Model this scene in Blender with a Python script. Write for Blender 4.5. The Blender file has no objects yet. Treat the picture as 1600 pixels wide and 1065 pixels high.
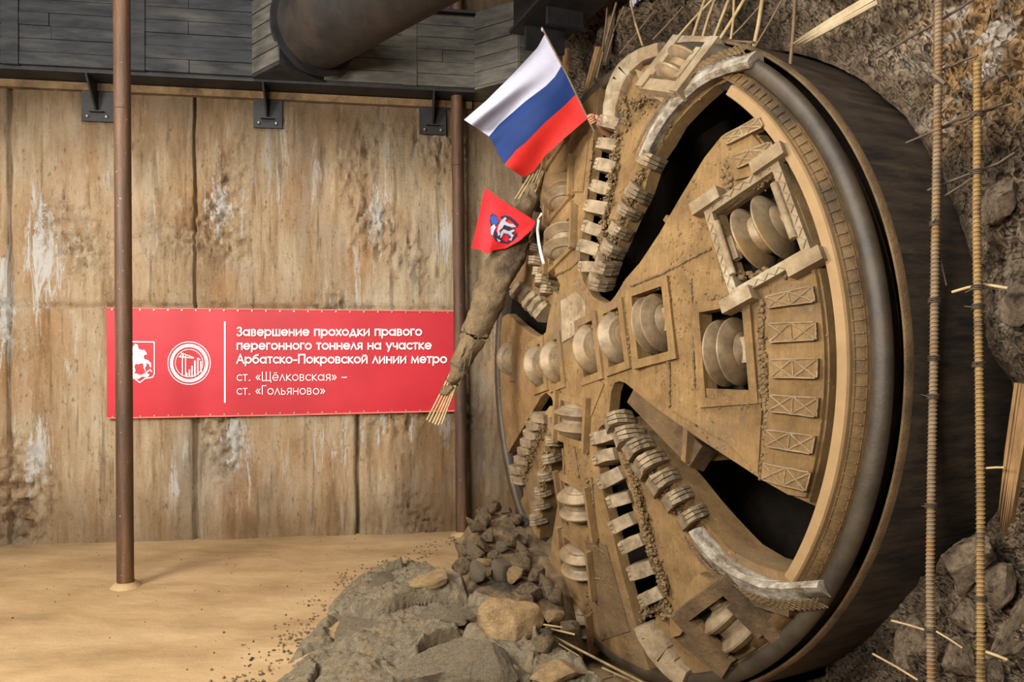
import bpy, bmesh, math, random
from mathutils import Vector, Matrix, noise, geometry
PI = math.pi
sc = bpy.context.scene
COL = sc.collection
# ------------------------------------------------------------------ camera, world, lights
CAMZ = 2.5
F, HY = 1200.0, 565.0
cam_d = bpy.data.cameras.new('camera'); cam = bpy.data.objects.new('camera', cam_d); COL.objects.link(cam)
cam_d.sensor_width = 36; cam_d.lens = 27.0; cam_d.shift_y = 32.5/1600
cam_d.clip_start = .05; cam_d.clip_end = 200
cam.location = (0, 0, CAMZ); cam.rotation_euler = (PI/2, 0, 0)
sc.camera = cam
sc.view_settings.view_transform = 'Standard'; sc.view_settings.look = 'None'
sc.view_settings.gamma = 1; sc.view_settings.exposure = 0.25
w = bpy.data.worlds.new('overcast_sky'); sc.world = w; w.use_nodes = True
bg = w.node_tree.nodes['Background']; bg.inputs[0].default_value = (.95, .97, 1, 1); bg.inputs[1].default_value = .17
def area(name, loc, target, size, power, col):
    d = bpy.data.lights.new(name, 'AREA'); d.shape = 'RECTANGLE'; d.size = size[0]; d.size_y = size[1]; d.energy = power; d.color = col
    o = bpy.data.objects.new(name, d); COL.objects.link(o); o.location = loc
    o.rotation_euler = (Vector(target)-Vector(loc)).to_track_quat('-Z', 'Y').to_euler()
    return o
area('floodlight_left', (-6.5, 3.0, 5.2), (-.8, 9.5, 2.2), (2.5, 2.0), 760, (1, .96, .90))
area('floodlight_behind', (-3.2, -1.5, 4.6), (0, 9, 2.0), (2.0, 1.4), 600, (1, .965, .91))
area('floodlight_shaft', (-2.5, 4.0, 10.0), (1.5, 8.5, 2), (3, 3), 420, (1, .98, .95))

# ------------------------------------------------------------------ helpers
def W3(x, y, Y):                       # a point seen at (x, y) at a distance Y along the view
    return Vector(((x-800)/F*Y, Y, CAMZ-(y-HY)/F*Y))
def ray(x, y): return Vector(((x-800)/F, 1, -(y-HY)/F))
CAMP = Vector((0, 0, CAMZ))
# the machine's own frame: u across the disc (towards the near side), v up, w out of the face
A_ = .4539
NN = Vector((-math.cos(A_), -math.sin(A_), 0)); TT = Vector((math.sin(A_), -math.cos(A_), 0)); ZZ = Vector((0, 0, 1))
DC = Vector((1.1429, 7.8571, CAMZ-.0336))
def D(u, v, w): return DC+TT*u+ZZ*v+NN*w
def interp(r, xs, ys):
    if r <= xs[0]: return ys[0]
    for i in range(len(xs)-1):
        if r <= xs[i+1]: return ys[i]+(ys[i+1]-ys[i])*(r-xs[i])/(xs[i+1]-xs[i])
    return ys[-1]
PX, PY_ = [0, 1.1, 2.75, 2.95, 3.1], [.5, .5, .10, .05, 0]
def prof(r): return interp(r, PX, PY_)
def plane_hit(x, y, P, N):
    d = ray(x, y); return CAMP+d*((P-CAMP).dot(N)/d.dot(N))
def onw(x, y, w):                      # hit of the sight line with the plane w
    p = plane_hit(x, y, DC+NN*w, NN)-DC
    return p.dot(TT), p.z
def face(x, y):                        # hit with the domed face
    w = .5
    for i in range(60):
        u, v = onw(x, y, w); w = .5*w+.5*prof(math.hypot(u, v))
    return (u, v)
# the concrete wall's frame
WA = math.radians(8.4)
WD = Vector((math.cos(WA), math.sin(WA), 0)); WN = Vector((math.sin(WA), -math.cos(WA), 0)); W0 = Vector((0, 11.446, 0))
def WP(s, d, z): return W0+WD*s+WN*d+ZZ*z
def onwall(x, y, d=0):
    p = plane_hit(x, y, W0+WN*d, WN)-W0
    return p.dot(WD), p.z
def onfloor(x, y, z=0):
    return plane_hit(x, y, Vector((0, 0, z)), ZZ)

def origin(o):
    p = Vector((0, 0, 0))
    while o: p += o.location; o = o.parent
    return p
def thing(name, label, cat, loc, group=None):
    o = bpy.data.objects.new(name, None); o.empty_display_size = .2; COL.objects.link(o); o.location = loc
    tag(o, label, cat, group); return o
def tag(o, label, cat, group=None):
    o['label'] = label; o['category'] = cat
    if group: o['group'] = group
    return o
def obj(name, bm, mat, parent=None, smooth=None, loc=None, label=None, fix=True):
    """bm is in world coordinates; becomes one mesh object"""
    if fix: bmesh.ops.recalc_face_normals(bm, faces=bm.faces[:])
    base = origin(parent) if parent else Vector((0, 0, 0))
    own = Vector(loc) if loc is not None else None
    off = own if own is not None else base
    bmesh.ops.translate(bm, verts=bm.verts[:], vec=-off)
    me = bpy.data.meshes.new(name); bm.to_mesh(me); bm.free()
    for m in (mat if isinstance(mat, (list, tuple)) else [mat]): me.materials.append(m)
    if smooth is not None:
        for p in me.polygons: p.use_smooth = True
        me.set_sharp_from_angle(angle=math.radians(smooth))
    o = bpy.data.objects.new(name, me); COL.objects.link(o)
    if parent: o.parent = parent
    if own is not None: o.location = own-base
    if label: o['label'] = label
    return o
def struct(o): o['kind'] = 'structure'; return o
def NB(): return bmesh.new()
def hexa(bm, c, ax, ay, az):           # box from centre and three half-axis vectors
    vs = [bm.verts.new(c+ax*i+ay*j+az*k) for i in (-1, 1) for j in (-1, 1) for k in (-1, 1)]
    for f in ((0,1,3,2),(4,6,7,5),(0,4,5,1),(2,3,7,6),(0,2,6,4),(1,5,7,3)): bm.faces.new([vs[i] for i in f])
    return vs
def prism(bm, pts, ext):               # polygon (Vectors) pushed along ext
    a = [bm.verts.new(p) for p in pts]; b = [bm.verts.new(p+ext) for p in pts]
    bm.faces.new(a); bm.faces.new(b[::-1])
    n = len(pts)
    for i in range(n): bm.faces.new([a[i], b[i], b[(i+1) % n], a[(i+1) % n]])
def tube(bm, pts, r, seg=8, cap=True, wob=0):
    pts = [Vector(p) for p in pts]; rings = []
    up = Vector((0, 0, 1))
    for i, p in enumerate(pts):
        t = (pts[min(i+1, len(pts)-1)]-pts[max(i-1, 0)]).normalized()
        a = t.cross(up if abs(t.z) < .9 else Vector((1, 0, 0))).normalized(); b = t.cross(a)
        rr = r[i] if isinstance(r, (list, tuple)) else r
        rg = []
        for k in range(seg):
            q = 2*PI*k/seg; d = a*math.cos(q)+b*math.sin(q)
            m = rr*(1+wob*noise.noise((p+d*rr)*9)) if wob else rr
            rg.append(bm.verts.new(p+d*m))
        rings.append(rg)
    for i in range(len(rings)-1):
        for k in range(seg): bm.faces.new([rings[i][k], rings[i][(k+1) % seg], rings[i+1][(k+1) % seg], rings[i+1][k]])
    if cap: bm.faces.new(rings[0][::-1]); bm.faces.new(rings[-1])
def lathe(bm, prf, c, axis, seg=32, closed=False, ref=None):
    axis = axis.normalized()
    a = (ref if ref else axis.cross(ZZ if abs(axis.z) < .9 else Vector((1, 0, 0)))).normalized(); b = axis.cross(a)
    rings = []
    for r, h in prf:
        rings.append([bm.verts.new(c+axis*h+(a*math.cos(2*PI*k/seg)+b*math.sin(2*PI*k/seg))*r) for k in range(seg)])
    n = len(rings)
    for i in range(n if closed else n-1):
        j = (i+1) % n
        for k in range(seg): bm.faces.new([rings[i][k], rings[i][(k+1) % seg], rings[j][(k+1) % seg], rings[j][k]])
    if not closed:
        for rg, fl in ((rings[0], True), (rings[-1], False)):
            if prf[0 if fl else -1][0] > 1e-4: bm.faces.new(rg[::-1] if fl else rg)
def lerp_poly(pl, t):                  # point at parameter t in 0..1 of a polyline, by length
    L = [math.dist(pl[i], pl[i+1]) for i in range(len(pl)-1)]; s = t*sum(L)
    for i, l in enumerate(L):
        if s <= l or i == len(L)-1:
            k = min(1, s/l) if l else 0
            return tuple(pl[i][j]+(pl[i+1][j]-pl[i][j])*k for j in range(len(pl[i])))
        s -= l

# ------------------------------------------------------------------ materials
class NT:
    def __init__(s, name):
        s.m = bpy.data.materials.new(name); s.m.use_nodes = True; s.t = s.m.node_tree
        s.b = s.t.nodes['Principled BSDF']; s.tc = s.t.nodes.new('ShaderNodeTexCoord')
        s.co = s.tc.outputs['Object']
    def n(s, ty, **k):
        x = s.t.nodes.new(ty)
        for a, b in k.items(): setattr(x, a, b)
        return x
    def l(s, a, b): s.t.links.new(a, b)
    def mapping(s, scale=(1, 1, 1), rot=(0, 0, 0), loc=(0, 0, 0)):
        m = s.n('ShaderNodeMapping'); m.inputs['Scale'].default_value = scale; m.inputs['Rotation'].default_value = rot; m.inputs['Location'].default_value = loc
        s.l(s.co, m.inputs[0]); return m.outputs[0]
    def noise(s, scale, det=6, rough=.6, co=None, dist=0):
        x = s.n('ShaderNodeTexNoise'); x.inputs['Scale'].default_value = scale; x.inputs['Detail'].default_value = det; x.inputs['Roughness'].default_value = rough; x.inputs['Distortion'].default_value = dist
        s.l(co or s.co, x.inputs['Vector']); return x.outputs['Fac']
    def vor(s, scale, feat='F1', co=None):
        x = s.n('ShaderNodeTexVoronoi', feature=feat); x.inputs['Scale'].default_value = scale
        s.l(co or s.co, x.inputs['Vector']); return x.outputs['Distance']
    def ramp(s, fac, stops):
        r = s.n('ShaderNodeValToRGB'); e = r.color_ramp.elements
        while len(e) < len(stops): e.new(.5)
        for el, (p, c) in zip(e, stops): el.position = p; el.color = (*c, 1) if len(c) == 3 else c
        s.l(fac, r.inputs[0]); return r.outputs[0]
    def mix(s, fac, a, b, mode='MIX'):
        x = s.n('ShaderNodeMix', data_type='RGBA', blend_type=mode)
        for sock, val in ((x.inputs[0], fac), (x.inputs[6], a), (x.inputs[7], b)):
            if isinstance(val, (int, float)): sock.default_value = val
            elif isinstance(val, tuple): sock.default_value = (*val, 1)
            else: s.l(val, sock)
        return x.outputs[2]
    def math(s, op, a, b=0.0):
        x = s.n('ShaderNodeMath', operation=op)
        for sock, val in ((x.inputs[0], a), (x.inputs[1], b)):
            if isinstance(val, (int, float)): sock.default_value = val
            else: s.l(val, sock)
        return x.outputs[0]
    def bump(s, h, strength=.5, dist=.02, prev=None):
        x = s.n('ShaderNodeBump'); x.inputs['Strength'].default_value = strength; x.inputs['Distance'].default_value = dist
        s.l(h, x.inputs['Height'])
        if prev: s.l(prev, x.inputs['Normal'])
        s.l(x.outputs[0], s.b.inputs['Normal']); return x.outputs[0]
    def col(s, c):
        if isinstance(c, tuple): s.b.inputs['Base Color'].default_value = (*c, 1)
        else: s.l(c, s.b.inputs['Base Color'])
    def rough(s, r): s.b.inputs['Roughness'].default_value = r
    def metal(s, r): s.b.inputs['Metallic'].default_value = r
def S(r, g, b):                        # sRGB 0-255 to linear
    return tuple(((c/255)/12.92 if c/255 <= .04045 else ((c/255+.055)/1.055)**2.4) for c in (r, g, b))
def simple(name, c1, c2, scale=6, bump=.4, bdist=.01, bscale=None, rough=.85, metal=0, c3=None, spec=.3, stretch=(1, 1, 1)):
    t = NT(name); co = t.mapping(stretch)
    st = [(.3, c1), (.7, c2)]
    c = t.ramp(t.noise(scale, 8, .65, co), st)
    if c3: c = t.mix(t.ramp(t.noise(scale*.45, 5, .6, t.mapping(stretch, loc=(3, 7, 1))), [(.52, (0, 0, 0)), (.68, (1, 1, 1))]), c, c3)
    t.col(c); t.rough(rough); t.metal(metal); t.b.inputs['Specular IOR Level'].default_value = spec
    t.bump(t.noise(bscale or scale*5, 10, .7, co), bump, bdist)
    return t.m
M = {}
def mud_mat():
    t = NT('dried_tan_mud')
    c = t.ramp(t.noise(2.4, 9, .68), [(.28, S(110, 85, 53)), (.45, S(154, 120, 75)), (.62, S(180, 143, 92)), (.78, S(194, 161, 115))])
    c = t.mix(t.math('MULTIPLY', t.ramp(t.noise(14, 5, .7, t.mapping((3, 3, .25))), [(.45, (0, 0, 0)), (.70, (1, 1, 1))]), .45), c, S(118, 92, 60))
    c = t.mix(t.math('MULTIPLY', t.ramp(t.noise(1.1, 5, .6, t.mapping(loc=(3, 1, 4))), [(.54, (0, 0, 0)), (.68, (1, 1, 1))]), .7), c, S(138, 116, 92))
    c = t.mix(t.math('MULTIPLY', t.ramp(t.noise(20, 4, .7), [(.62, (0, 0, 0)), (.70, (1, 1, 1))]), .5), c, S(196, 172, 134))
    t.col(c); t.rough(.85); t.b.inputs['Specular IOR Level'].default_value = .3
    h = t.bump(t.noise(5, 10, .78), .7, .05); t.bump(t.noise(34, 8, .8, t.mapping((1.5, 1.5, .8))), .9, .025, h); return t.m
M['mud'] = mud_mat()
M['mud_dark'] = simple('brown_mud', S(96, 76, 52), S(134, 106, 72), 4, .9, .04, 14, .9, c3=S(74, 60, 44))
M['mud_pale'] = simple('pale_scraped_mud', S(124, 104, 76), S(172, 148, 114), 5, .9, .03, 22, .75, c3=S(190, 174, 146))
M['mud_clod'] = simple('crumbly_mud', S(104, 83, 55), S(152, 124, 86), 9, .9, .03, 30, .95)
M['band'] = simple('clean_tan_band', S(136, 108, 72), S(168, 136, 94), 1.5, .35, .012, 18, .7)
M['band_dark'] = simple('dark_worn_band', S(82, 62, 36), S(122, 94, 58), 5, .6, .02, 24, .6, c3=S(60, 48, 30))
M['steel_ring'] = simple('worn_grey_steel', S(44, 37, 29), S(80, 68, 51), 3, .4, .012, 14, .5, .1, c3=S(70, 55, 38), spec=.5)
M['cutter'] = simple('worn_cutter_steel', S(108, 90, 66), S(164, 142, 110), 7, .5, .01, 20, .5, .25, c3=S(150, 120, 78), spec=.5)
M['tooth'] = simple('worn_tooth_steel', S(106, 90, 66), S(172, 150, 118), 8, .7, .015, 24, .6, .15, c3=S(104, 84, 60), spec=.4)
M['white_steel'] = simple('scraped_bright_steel', S(118, 98, 72), S(226, 214, 192), 11, 1.0, .04, 24, .6, .0, c3=S(120, 98, 68), spec=.5)
M['drum'] = simple('dark_muddy_steel', S(30, 25, 20), S(56, 46, 34), 5, .9, .05, 9, .9)
M['shield'] = simple('wet_dark_steel', S(40, 33, 26), S(92, 75, 56), 5, .9, .05, 9, .6, .0, c3=S(26, 22, 18), spec=.4, stretch=(.5, .5, 3))
M['black'] = simple('black_soil', S(22, 19, 17), S(40, 34, 28), 4, .9, .04, 10, .95)
def rust(name, a, b, c):
    t = NT(name); co = t.mapping((6, 6, .5))
    x = t.ramp(t.noise(1.4, 8, .7, co), [(.3, a), (.52, b), (.72, c)])
    x = t.mix(t.ramp(t.noise(42, 3, .5), [(.70, (0, 0, 0)), (.76, (1, 1, 1))]), x, S(170, 145, 115))
    t.col(x); t.rough(.6); t.metal(.2); t.bump(t.noise(30, 8, .7), .4, .006); return t.m
M['rust'] = rust('rusty_pipe', S(44, 32, 22), S(84, 58, 38), S(122, 86, 54))
M['wale'] = simple('grimy_dark_steel', S(26, 27, 29), S(56, 57, 57), 2.0, .4, .01, 22, .7, .2, c3=S(70, 67, 62), spec=.3, stretch=(1, 1, 5))
M['wale_pale'] = simple('grimy_grey_boards', S(56, 54, 50), S(104, 98, 87), 2.4, .6, .01, 22, .8, 0, c3=S(66, 63, 57), stretch=(1, 1, 4))
M['black_steel'] = simple('black_steel', S(26, 25, 26), S(46, 44, 44), 4, .4, .01, 26, .55, .3, spec=.4)
M['bolt'] = simple('bright_bolt', S(130, 120, 108), S(170, 160, 150), 9, .2, .003, 30, .4, .6)
M['strut'] = simple('sooty_pipe', S(24, 23, 22), S(52, 48, 44), 1.8, .4, .01, 20, .6, .1, c3=S(64, 51, 40), spec=.4)
M['rebar'] = simple('ochre_bar', S(126, 98, 58), S(168, 136, 86), 9, .5, .005, 60, .7, c3=S(104, 84, 62))
M['rebar_grey'] = simple('mud_grey_bar', S(110, 92, 72), S(150, 126, 96), 9, .5, .005, 60, .75, c3=S(140, 104, 62))
M['wire'] = simple('tie_wire', S(70, 60, 50), S(104, 90, 76), 14, .2, .002, 60, .6, .3)
M['rod'] = simple('fibre_rod', S(150, 126, 88), S(196, 168, 122), 10, .4, .003, 50, .6, c3=S(120, 98, 68))
M['rod_dark'] = simple('dirty_rod', S(88, 72, 54), S(128, 106, 80), 10, .4, .003, 50, .7)
M['wood'] = simple('splintered_wood', S(150, 130, 98), S(196, 176, 140), 9, .6, .006, 40, .8, stretch=(1, 1, .3))
M['timber'] = simple('rough_brown_timber', S(104, 78, 50), S(158, 122, 80), 5, .6, .01, 30, .85, stretch=(4, 4, .6))
M['clay'] = simple('grey_clay', S(112, 99, 78), S(168, 151, 122), 14, 1.0, .06, 34, .92, c3=S(156, 132, 96))
M['stone'] = simple('brown_rubble', S(104, 85, 62), S(166, 140, 104), 5, 1.0, .07, 14, .92, c3=S(66, 56, 46))
M['stone_tan'] = simple('tan_boulder', S(150, 120, 80), S(198, 164, 116), 3, 1.0, .05, 12, .9, c3=S(128, 106, 78))
M['stone_mauve'] = simple('pinkish_grey_concrete_lump', S(128, 106, 82), S(204, 178, 146), 6, 1.0, .08, 15, .95, c3=S(84, 70, 56))
M['skin'] = simple('skin', S(168, 112, 84), S(196, 140, 110), 9, .15, .003, 40, .55)
M['white'] = simple('white_print', S(238, 234, 230), S(246, 244, 240), 4, .02, .001, 40, .6)
M['white_cloth'] = simple('white_cloth', S(164, 162, 176), S(178, 176, 190), 3, .05, .001, 200, .7)
M['blue_cloth'] = simple('blue_cloth', S(2, 32, 82), S(6, 42, 98), 3, .05, .001, 200, .7)
M['red_cloth'] = simple('red_cloth', S(180, 26, 20), S(198, 38, 28), 3, .05, .001, 200, .7)
M['crimson'] = simple('crimson_cloth', S(190, 20, 28), S(208, 32, 36), 3, .05, .001, 200, .6)
M['banner'] = simple('red_vinyl', S(172, 20, 34), S(188, 30, 42), 1.2, .10, .02, 3, .5, spec=.35)
M['hem'] = simple('pale_red_hem', S(226, 96, 84), S(236, 116, 100), 3, .05, .002, 40, .5)
M['ink'] = simple('dark_ink', S(30, 24, 40), S(48, 38, 60), 5, .02, .001, 40, .7)
M['ink_blue'] = simple('blue_ink', S(30, 60, 130), S(44, 76, 150), 5, .02, .001, 40, .7)
def wall_mat():
    t = NT('stained_panel_concrete')
    st = t.mapping((2.4, 2.4, .30))
    base = t.ramp(t.noise(1.2, 10, .72, st), [(.30, S(146, 117, 84)), (.42, S(202, 171, 132)), (.54, S(230, 204, 166)), (.70, S(242, 226, 200))])
    def blot(scale, mp, lo, hi, amt, colr, det=6, rg=.65, mask=None, dist=0):
        nonlocal base
        f = t.ramp(t.noise(scale, det, rg, mp, dist), [(lo, (0, 0, 0)), (hi, (1, 1, 1))] if lo < hi else [(hi, (1, 1, 1)), (lo, (0, 0, 0))])
        if mask is not None: f = t.math('MULTIPLY', f, mask)
        base = t.mix(t.math('MULTIPLY', f, amt), base, colr)
    blot(.55, t.mapping((1, 1, .8), loc=(5, 0, 2)), .44, .62, .6, S(196, 140, 84))
    blot(.7, t.mapping((1.2, 1.2, .6), loc=(1, 4, 9)), .52, .66, .55, S(190, 180, 164))
    blot(.9, t.mapping((1.1, 1.1, .6), loc=(7, 2, 3)), .55, .69, .5, S(128, 102, 72))
    blot(6, t.mapping((1.6, 1.6, .10)), .54, .66, .55, S(116, 86, 54), 5)
    gate = t.ramp(t.noise(.55, 3, .5, t.mapping((1, 1, .6), loc=(2.2, 9, 0))), [(.44, (0, 0, 0)), (.56, (1, 1, 1))])
    blot(3.6, t.mapping((1.5, 1.5, .15), loc=(8, 2, 5)), .56, .62, .95, S(242, 236, 224), 8, .75, gate, .6)
    blot(9, t.mapping((1, 1, .25), loc=(3, 3, 3)), .60, .68, .6, S(232, 214, 184), 6, .7)
    blot(18, t.mapping((1, 1, .4)), .42, .33, .6, S(84, 62, 40), 6, .72)
    blot(26, t.mapping((1, 1, .8), loc=(2, 2, 2)), .56, .68, .3, S(112, 84, 54), 6, .75)
    blot(34, t.mapping((1, 1, .8), loc=(6, 2, 8)), .56, .68, .40, S(244, 224, 190), 6, .75)
    # the thick lime runs of certain panels
    sx_ = t.n('ShaderNodeSeparateXYZ'); t.l(t.co, sx_.inputs[0]); acc = None
    for x0, w_, z0, hz_ in ((-6.45, .55, 3.9, 1.6), (-6.9, .3, 3.2, 2.0), (-4.15, .32, 4.7, .9), (-1.95, .35, 4.6, .8), (-6.5, .4, 1.3, 1.1), (-3.9, .5, 1.4, .8), (-1.0, .25, 4.4, 1.0)):
        f = t.math('SUBTRACT', 1.0, t.math('DIVIDE', t.math('ABSOLUTE', t.math('SUBTRACT', sx_.outputs[0], x0)), w_))
        g = t.math('SUBTRACT', 1.0, t.math('DIVIDE', t.math('ABSOLUTE', t.math('SUBTRACT', sx_.outputs[2], z0)), hz_))
        p = t.math('MULTIPLY', t.math('MAXIMUM', f, 0.0), t.math('MAXIMUM', g, 0.0)); acc = p if acc is None else t.math('MAXIMUM', acc, p)
    lr = t.math('MULTIPLY_ADD', acc, .25); lr.node.inputs[2].default_value = 0
    run = t.ramp(t.math('ADD', lr, t.noise(5.5, 9, .80, t.mapping((1.8, 1.8, .22), loc=(1, 6, 2)), .8)), [(.64, (0, 0, 0)), (.70, (1, 1, 1))])
    base = t.mix(t.math('MULTIPLY', run, .95), base, S(240, 236, 226))
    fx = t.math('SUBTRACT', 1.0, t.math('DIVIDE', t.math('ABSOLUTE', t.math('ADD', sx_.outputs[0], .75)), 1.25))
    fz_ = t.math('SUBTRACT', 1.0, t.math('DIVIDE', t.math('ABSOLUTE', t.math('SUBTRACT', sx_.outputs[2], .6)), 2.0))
    low_right = t.math('MULTIPLY', t.math('MAXIMUM', fx, 0.0), t.math('MAXIMUM', fz_, 0.0))
    low_right = t.ramp(t.math('ADD', low_right, t.math('MULTIPLY', t.noise(2, 6, .7, t.mapping((1.5, 1.5, .5))), .5)), [(.36, (0, 0, 0)), (.60, (1, 1, 1))])
    base = t.mix(t.math('MULTIPLY', low_right, .6), base, S(112, 86, 56))  # brown blended in over the wall's lower right, broken up by noise
    # browner wall foot; under the beam its shade is painted into the wall colour
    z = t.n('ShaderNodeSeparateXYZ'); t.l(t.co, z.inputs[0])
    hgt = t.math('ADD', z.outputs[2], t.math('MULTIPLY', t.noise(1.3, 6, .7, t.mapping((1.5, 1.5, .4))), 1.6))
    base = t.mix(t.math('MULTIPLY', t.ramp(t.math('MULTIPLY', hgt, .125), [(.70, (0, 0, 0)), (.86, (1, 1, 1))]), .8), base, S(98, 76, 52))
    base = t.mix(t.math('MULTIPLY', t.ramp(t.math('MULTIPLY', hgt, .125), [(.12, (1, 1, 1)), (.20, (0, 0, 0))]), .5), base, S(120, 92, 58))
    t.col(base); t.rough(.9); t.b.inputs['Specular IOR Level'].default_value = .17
    h1 = t.bump(t.noise(3.6, 12, .78, t.mapping((2.2, 2.2, .6))), .9, .14)
    h2 = t.bump(t.noise(9, 6, .7, t.mapping((2, 2, .18))), .6, .05, h1)
    t.bump(t.noise(24, 10, .82), 1.0, .05, h2)
    return t.m
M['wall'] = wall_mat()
def rock_mat():
    t = NT('broken_concrete_and_soil')
    c = t.ramp(t.noise(1.6, 9, .7), [(.30, S(88, 72, 56)), (.45, S(142, 119, 94)), (.58, S(176, 153, 126)), (.74, S(206, 186, 162))])
    c = t.mix(t.ramp(t.noise(.6, 4, .6, t.mapping(loc=(2, 3, 1))), [(.45, (0, 0, 0)), (.62, (1, 1, 1))]), c, S(92, 78, 62))
    sp = t.ramp(t.noise(24, 4, .7), [(.60, (0, 0, 0)), (.70, (1, 1, 1))])
    c = t.mix(t.math('MULTIPLY', sp, .5), c, S(176, 158, 138))
    # orange and lime stains high up on the right
    sx = t.n('ShaderNodeSeparateXYZ'); t.l(t.co, sx.inputs[0])
    hi = t.math('MULTIPLY', t.ramp(t.math('MULTIPLY', sx.outputs[0], .2), [(.60, (0, 0, 0)), (.64, (1, 1, 1))]), t.ramp(t.math('MULTIPLY', sx.outputs[2], .125), [(.49, (0, 0, 0)), (.56, (1, 1, 1))]))
    st = t.math('MULTIPLY', hi, t.ramp(t.noise(1.7, 5, .6), [(.42, (0, 0, 0)), (.52, (1, 1, 1))]))
    c = t.mix(t.math('MULTIPLY', st, .8), c, S(200, 156, 104))
    st2 = t.math('MULTIPLY', hi, t.ramp(t.noise(2.3, 6, .6, t.mapping((1, 1, 2.2), loc=(4, 1, 8))), [(.55, (0, 0, 0)), (.62, (1, 1, 1))]))
    c = t.mix(st2, c, S(216, 198, 176))
    t.col(c); t.rough(.95); t.b.inputs['Specular IOR Level'].default_value = .17
    h = t.bump(t.noise(7, 12, .82, t.mapping((1, 1, 1.4))), 1.0, .22)
    t.bump(t.vor(16), .6, .05, h)
    return t.m
M['rock'] = rock_mat()
def floor_mat():
    t = NT('damp_sandy_floor')
    c = t.ramp(t.noise(.7, 8, .62, t.mapping((1, 1.8, 1))), [(.30, S(132, 106, 70)), (.5, S(160, 131, 91)), (.70, S(178, 150, 110))])
    c = t.mix(t.ramp(t.noise(.35, 4, .6, t.mapping(loc=(4, 4, 0))), [(.5, (0, 0, 0)), (.75, (.5, .5, .5))]), c, S(150, 128, 98))
    c = t.mix(t.ramp(t.noise(30, 3, .6), [(.70, (0, 0, 0)), (.76, (.7, .7, .7))]), c, S(110, 84, 52))
    t.col(c); t.rough(.85); t.b.inputs['Specular IOR Level'].default_value = .3
    h = t.bump(t.noise(2.2, 9, .7, t.mapping((1, 1.6, 1))), .5, .06); t.bump(t.noise(34, 6, .7), .35, .012, h)
    return t.m
M['floor'] = floor_mat()
# ------------------------------------------------------------------ the setting
def pit_depth(x, y):
    p = Vector((x, y, 0))-Vector((DC.x, DC.y, 0))
    u, w_ = p.dot(TT), p.dot(NN)
    if w_ > 1.9 or u < -3.4: return 0
    k = min(1, max(0, (1.75-w_)/1.0))*min(1, max(0, (u+2.6)/1.4))
    return -.85*k*k*(3-2*k)
def fz(x, y):
    return pit_depth(x, y)+.03*noise.noise(Vector((x*.8, y*.8, 3)))+.012*noise.noise(Vector((x*3, y*5, 1)))
def grid(xs, ys, fn):
    bm = NB(); vs = [[bm.verts.new(fn(x, y)) for y in ys] for x in xs]
    for i in range(len(xs)-1):
        for j in range(len(ys)-1): bm.faces.new([vs[i][j], vs[i+1][j], vs[i+1][j+1], vs[i][j+1]])
    return bm
def lin(a, b, n): return [a+(b-a)*i/(n-1) for i in range(n)]
def floor_fn(x, y):
    yw = 11.446+.1477*x
    return Vector((x, min(y, yw+.3), fz(x, y)))
struct(obj('floor', grid(lin(-11, 5, 140), lin(.5, 12.6, 110), floor_fn), M['floor'], smooth=60))
# concrete wall: cast panels with open joints, honeycombing and a step under the banner line
JOINTS = [(onwall(307, 700)[0], .05, -9, 2.6), (onwall(304, 700)[0], .018, 2.4, 9), (onwall(559, 700)[0], .03, -9, 2.75), (onwall(14, 700)[0], .03, -9, 9), (onwall(120, 700)[0]-3.6, .03, -9, 9)]
ZH = onwall(300, 479)[1]
def wall_fn(s, z):
    d = .02*noise.noise(Vector((s*.9, 0, z*.5)))+.022*noise.noise(Vector((s*5, 3, z*1.1)))+.018*noise.noise(Vector((s*13, 5, z*3)))
    hz = noise.noise(Vector((s*1.1+4, 9, z*.8)))
    if hz > .08: d -= .12*(hz-.08)*(.6+2.4*noise.noise(Vector((s*11, 2, z*7)))+1.5*noise.noise(Vector((s*26, 4, z*20))))
    for js, jw, a, b in JOINTS:
        k = abs(s-js-.02*noise.noise(Vector((0, 7, z*1.7))))
        if a < z < b and k < jw*1.3: d -= .13*(1-k/(jw*1.3))
    k = abs(z-ZH-.03*noise.noise(Vector((s*2, 1, 1))))
    if k < .07: d -= .08*(1-k/.07)*(.6+.8*noise.noise(Vector((s*6, 1, 4))))
    if z < ZH: d += .03
    return WP(s, d, z)
ss = lin(-11, 1.6, 420)
for js, jw, a, b in JOINTS: ss += [js-jw, js-jw/2, js, js+jw/2, js+jw]
ss = sorted(s for s in ss if s < 1.6)
zs = sorted(lin(-1.1, 9.5, 260)+[ZH-.05, ZH, ZH+.05])
struct(obj('wall_back', grid(ss, zs, wall_fn), M['wall'], smooth=80))
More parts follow.
